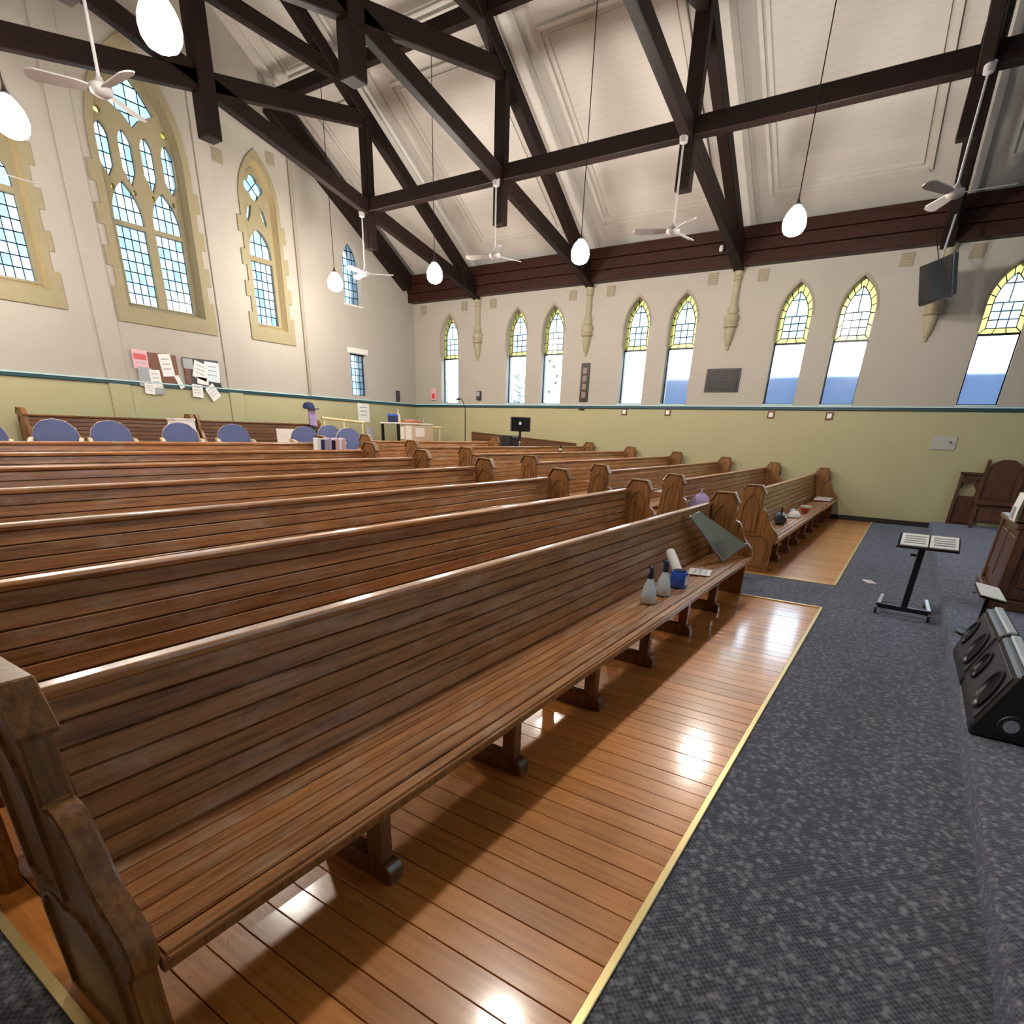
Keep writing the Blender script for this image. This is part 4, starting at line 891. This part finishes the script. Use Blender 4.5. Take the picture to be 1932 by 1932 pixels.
# wedge loudspeakers on the platform edge
def wedge(x, y, rz, L, lab):
    t = empty('floor_monitor', (x, y, PLAT_Z), rz, lab, 'speaker', 'wedge loudspeakers on the platform edge')
    pr2 = [(.06, .0), (-.40, .0), (-.42, .05), (-.16, .37), (-.09, .39), (-.05, .38), (.065, .05)]
    MB().prism(pr2, 'X', 0, L).build('cabinet', BLACKP, t, .012)
    a, b2 = Vector((0, .058, .07)), Vector((0, -.045, .365)); d1 = (b2-a).normalized(); n1 = Vector((0, d1.z, -d1.y))
    m3 = Matrix((Vector((1, 0, 0)), d1, n1)).transposed()
    mid = (a+b2)/2+Vector((L/2, 0, 0))
    MB().obox(mid+n1*.004, (L-.06, .28, .012), m3).build('baffle', DARKGREY, t, .003)
    for cx, rr in ((.18, .125), (L-.16, .095)):
        g = MB(); pr = [(rr, 0), (rr, .014), (rr*.88, .016), (rr*.80, .002), (rr*.3, -.02), (.001, -.022)]
        g.lathe(pr, seg=24); me = g.mesh('driver', BLACKM, 0, True); o = new_obj('driver', me, None, t); o.matrix_local = Matrix.Translation(a+(b2-a)*.5+Vector((cx, 0, 0))+n1*.010) @ m3.to_4x4()
    MB().bar((.02, -.105, .395), (L-.02, -.105, .395), .05, .022).build('painted_highlight', EDGE_HILITE, t, .006)  # pale bar stands in for the highlight on the cabinet's top edge
    MB().lathe([(.001, -.004), (.055, -.006), (.06, 0), (.001, .0)], (0, -.10, .10), 20, 'X').build('side_port', DARKGREY, t, 0, True); MB().lathe([(.02, -.012), (.035, -.012), (.035, -.004), (.02, -.004)], (0, -.10, .10), 18, 'X').build('port_ring', SILVER, t, 0, True)
wedge(3.77, -.69, -.01, .80, 'nearer black wedge loudspeaker on the platform edge')
wedge(4.60, -.69, .01, .76, 'farther black wedge loudspeaker on the platform edge')
t = empty('leaflet_stand', (6.05, -.80, PLAT_Z), 0, 'short black stand with a white sheet beside the wedge loudspeakers', 'stand')
MB().bar((0, 0, .02), (0, 0, .36), .03, .03).build('column', BLACKM, t); MB().lathe([(.13, 0), (.13, .02), (.001, .03)], seg=14).build('base', BLACKM, t, 0, True)
MB().obox((0, 0, .37), (.56, .18, .015), Matrix.Rotation(.15, 3, 'X')).build('tray', BLACKM, t); MB().obox((0, .0, .382), (.54, .165, .006), Matrix.Rotation(.15, 3, 'X')).build('sheet', PAPER, t)
# pulpit
t = empty('pulpit', (7.30, -1.03, PLAT_Z), 0, 'dark panelled timber pulpit at the right picture edge', 'pulpit')
bx('plinth', (-.06, -1.25, 0), (1.35, .06, .10), CARVED, t, .01); bx('body', (0, -1.2, .10), (1.3, 0, .76), CARVED, t, .01); bx('cornice', (-.03, -1.25, .76), (1.35, .05, .81), CARVED, t, .012)
bx('corner_post', (-.03, -.06, .10), (.06, .03, .76), CARVED, t, .01); bx('corner_post', (1.24, -.06, .10), (1.33, .03, .76), CARVED, t, .01)
for k in range(2): bx('front_panel', (.14+k*.56, .0, .22), (.62+k*.56, .018, .68), CARVED, t, .008)
for k in range(2): bx('side_panel', (-.018, -1.08+k*.52, .22), (0, -.62+k*.52, .68), CARVED, t, .008)
# white cloth hanging over a rail behind the pulpit
t = empty('altar_cloth', (7.55, -1.06, PLAT_Z+.814), 0, 'white patterned cloth draped over a book rest on the pulpit at the right picture edge', 'cloth')
bx('book_rest', (-.16, -.42, 0), (.16, .06, .24), CARVED, t, .01)
vs = []
for d_ in (0, .006):
    for j, (yy, zz) in enumerate(((-.40, .262), (-.15, .262), (.085, .255), (.10, .12), (.102, .004))):
        for k in range(9): vs.append((-.19+k*.0475, yy+d_+.008*math.sin(k*1.6)*(j > 1), zz+d_+.006*math.sin(k*1.9)*(j > 3)))
fs = [(j*9+k, j*9+k+1, j*9+k+10, j*9+k+9) for j in range(4) for k in range(8)]; fs += [tuple(i+45 for i in f[::-1]) for f in fs]
MB().add(vs, fs).build('cloth', PAPER, t, 0, True)
for k in range(3): bx('embroidery', (-.12+k*.10, .117, .03), (-.07+k*.10, .120, .14), GREYP, t)
# carved clergy seat against the lancet wall
t = empty('clergy_seat', (XW-.05, -1.55, PLAT_Z), 0, 'carved dark timber clergy seat against the olive wall on the platform', 'seat')
def arch_panel(y0, y1, z0, z1, x, nm):
    c = (y0+y1)/2; hw = (y1-y0)/2
    hole = [(c+.0, z1-.12), (c-hw*.42, z1-.22), (c-hw*.72, z1-.30), (c-hw*.72, z0+.06), (c+hw*.72, z0+.06), (c+hw*.72, z1-.30), (c+hw*.42, z1-.22)]
    dots = [[(c+s*hw*.6+.03*math.cos(a*math.pi/4), z1-.13+.03*math.sin(a*math.pi/4)) for a in range(8)] for s in (-1, 1)]
    MB().plate([(y0, z0), (y1, z0), (y1, z1), (y0, z1)], [hole]+dots, 'X', x-.03, x).build(nm, CARVED, t, .004)
for y0, y1 in ((.29, .66), (-.72, -.30)):
    arch_panel(y0, y1, .50, .98, -.02, 'openwork_panel'); bx('lower_panel', (-.06, y0, .03), (-.02, y1, .50), CARVED, t, .006); bx('top_rail', (-.10, y0-.01, .96), (0, y1+.02, 1.01), CARVED, t, .008)
for y in (.64, .28, -.30, -.72): bx('stile', (-.10, y-.03, 0), (-.01, y+.03, 1.0 if y in (.64, -.72) else 1.24), CARVED, t, .008)
back = lancet(0, .27, .48, 1.02, 1.27, 6); MB().prism([(-.01+y, z) for y, z in back], 'X', -.07, -.02).build('backrest', CARVED, t, .008)
bk2 = lancet(-.01, .20, .54, .98, 1.16, 6); MB().prism(bk2, 'X', -.085, -.07).build('back_panel', CARVED, t, .006)
for s in (-1, 1): bx('side_strut', (-.06, s*.28-.02, 1.0), (-.02, s*.28+.02, 1.26), CARVED, t, .005)
bx('seat', (-.50, -.34, .44), (-.05, .32, .50), CARVED, t, .012); bx('seat_front', (-.46, -.30, .10), (-.42, .28, .42), CARVED, t, .01); bx('seat_panel', (-.475, -.24, .14), (-.46, .22, .38), CARVED, t, .004)
for s in (-1, 1): bx('leg', (-.49, s*.29-.03-.01, 0), (-.42, s*.29+.03-.01, .44), CARVED, t, .006)
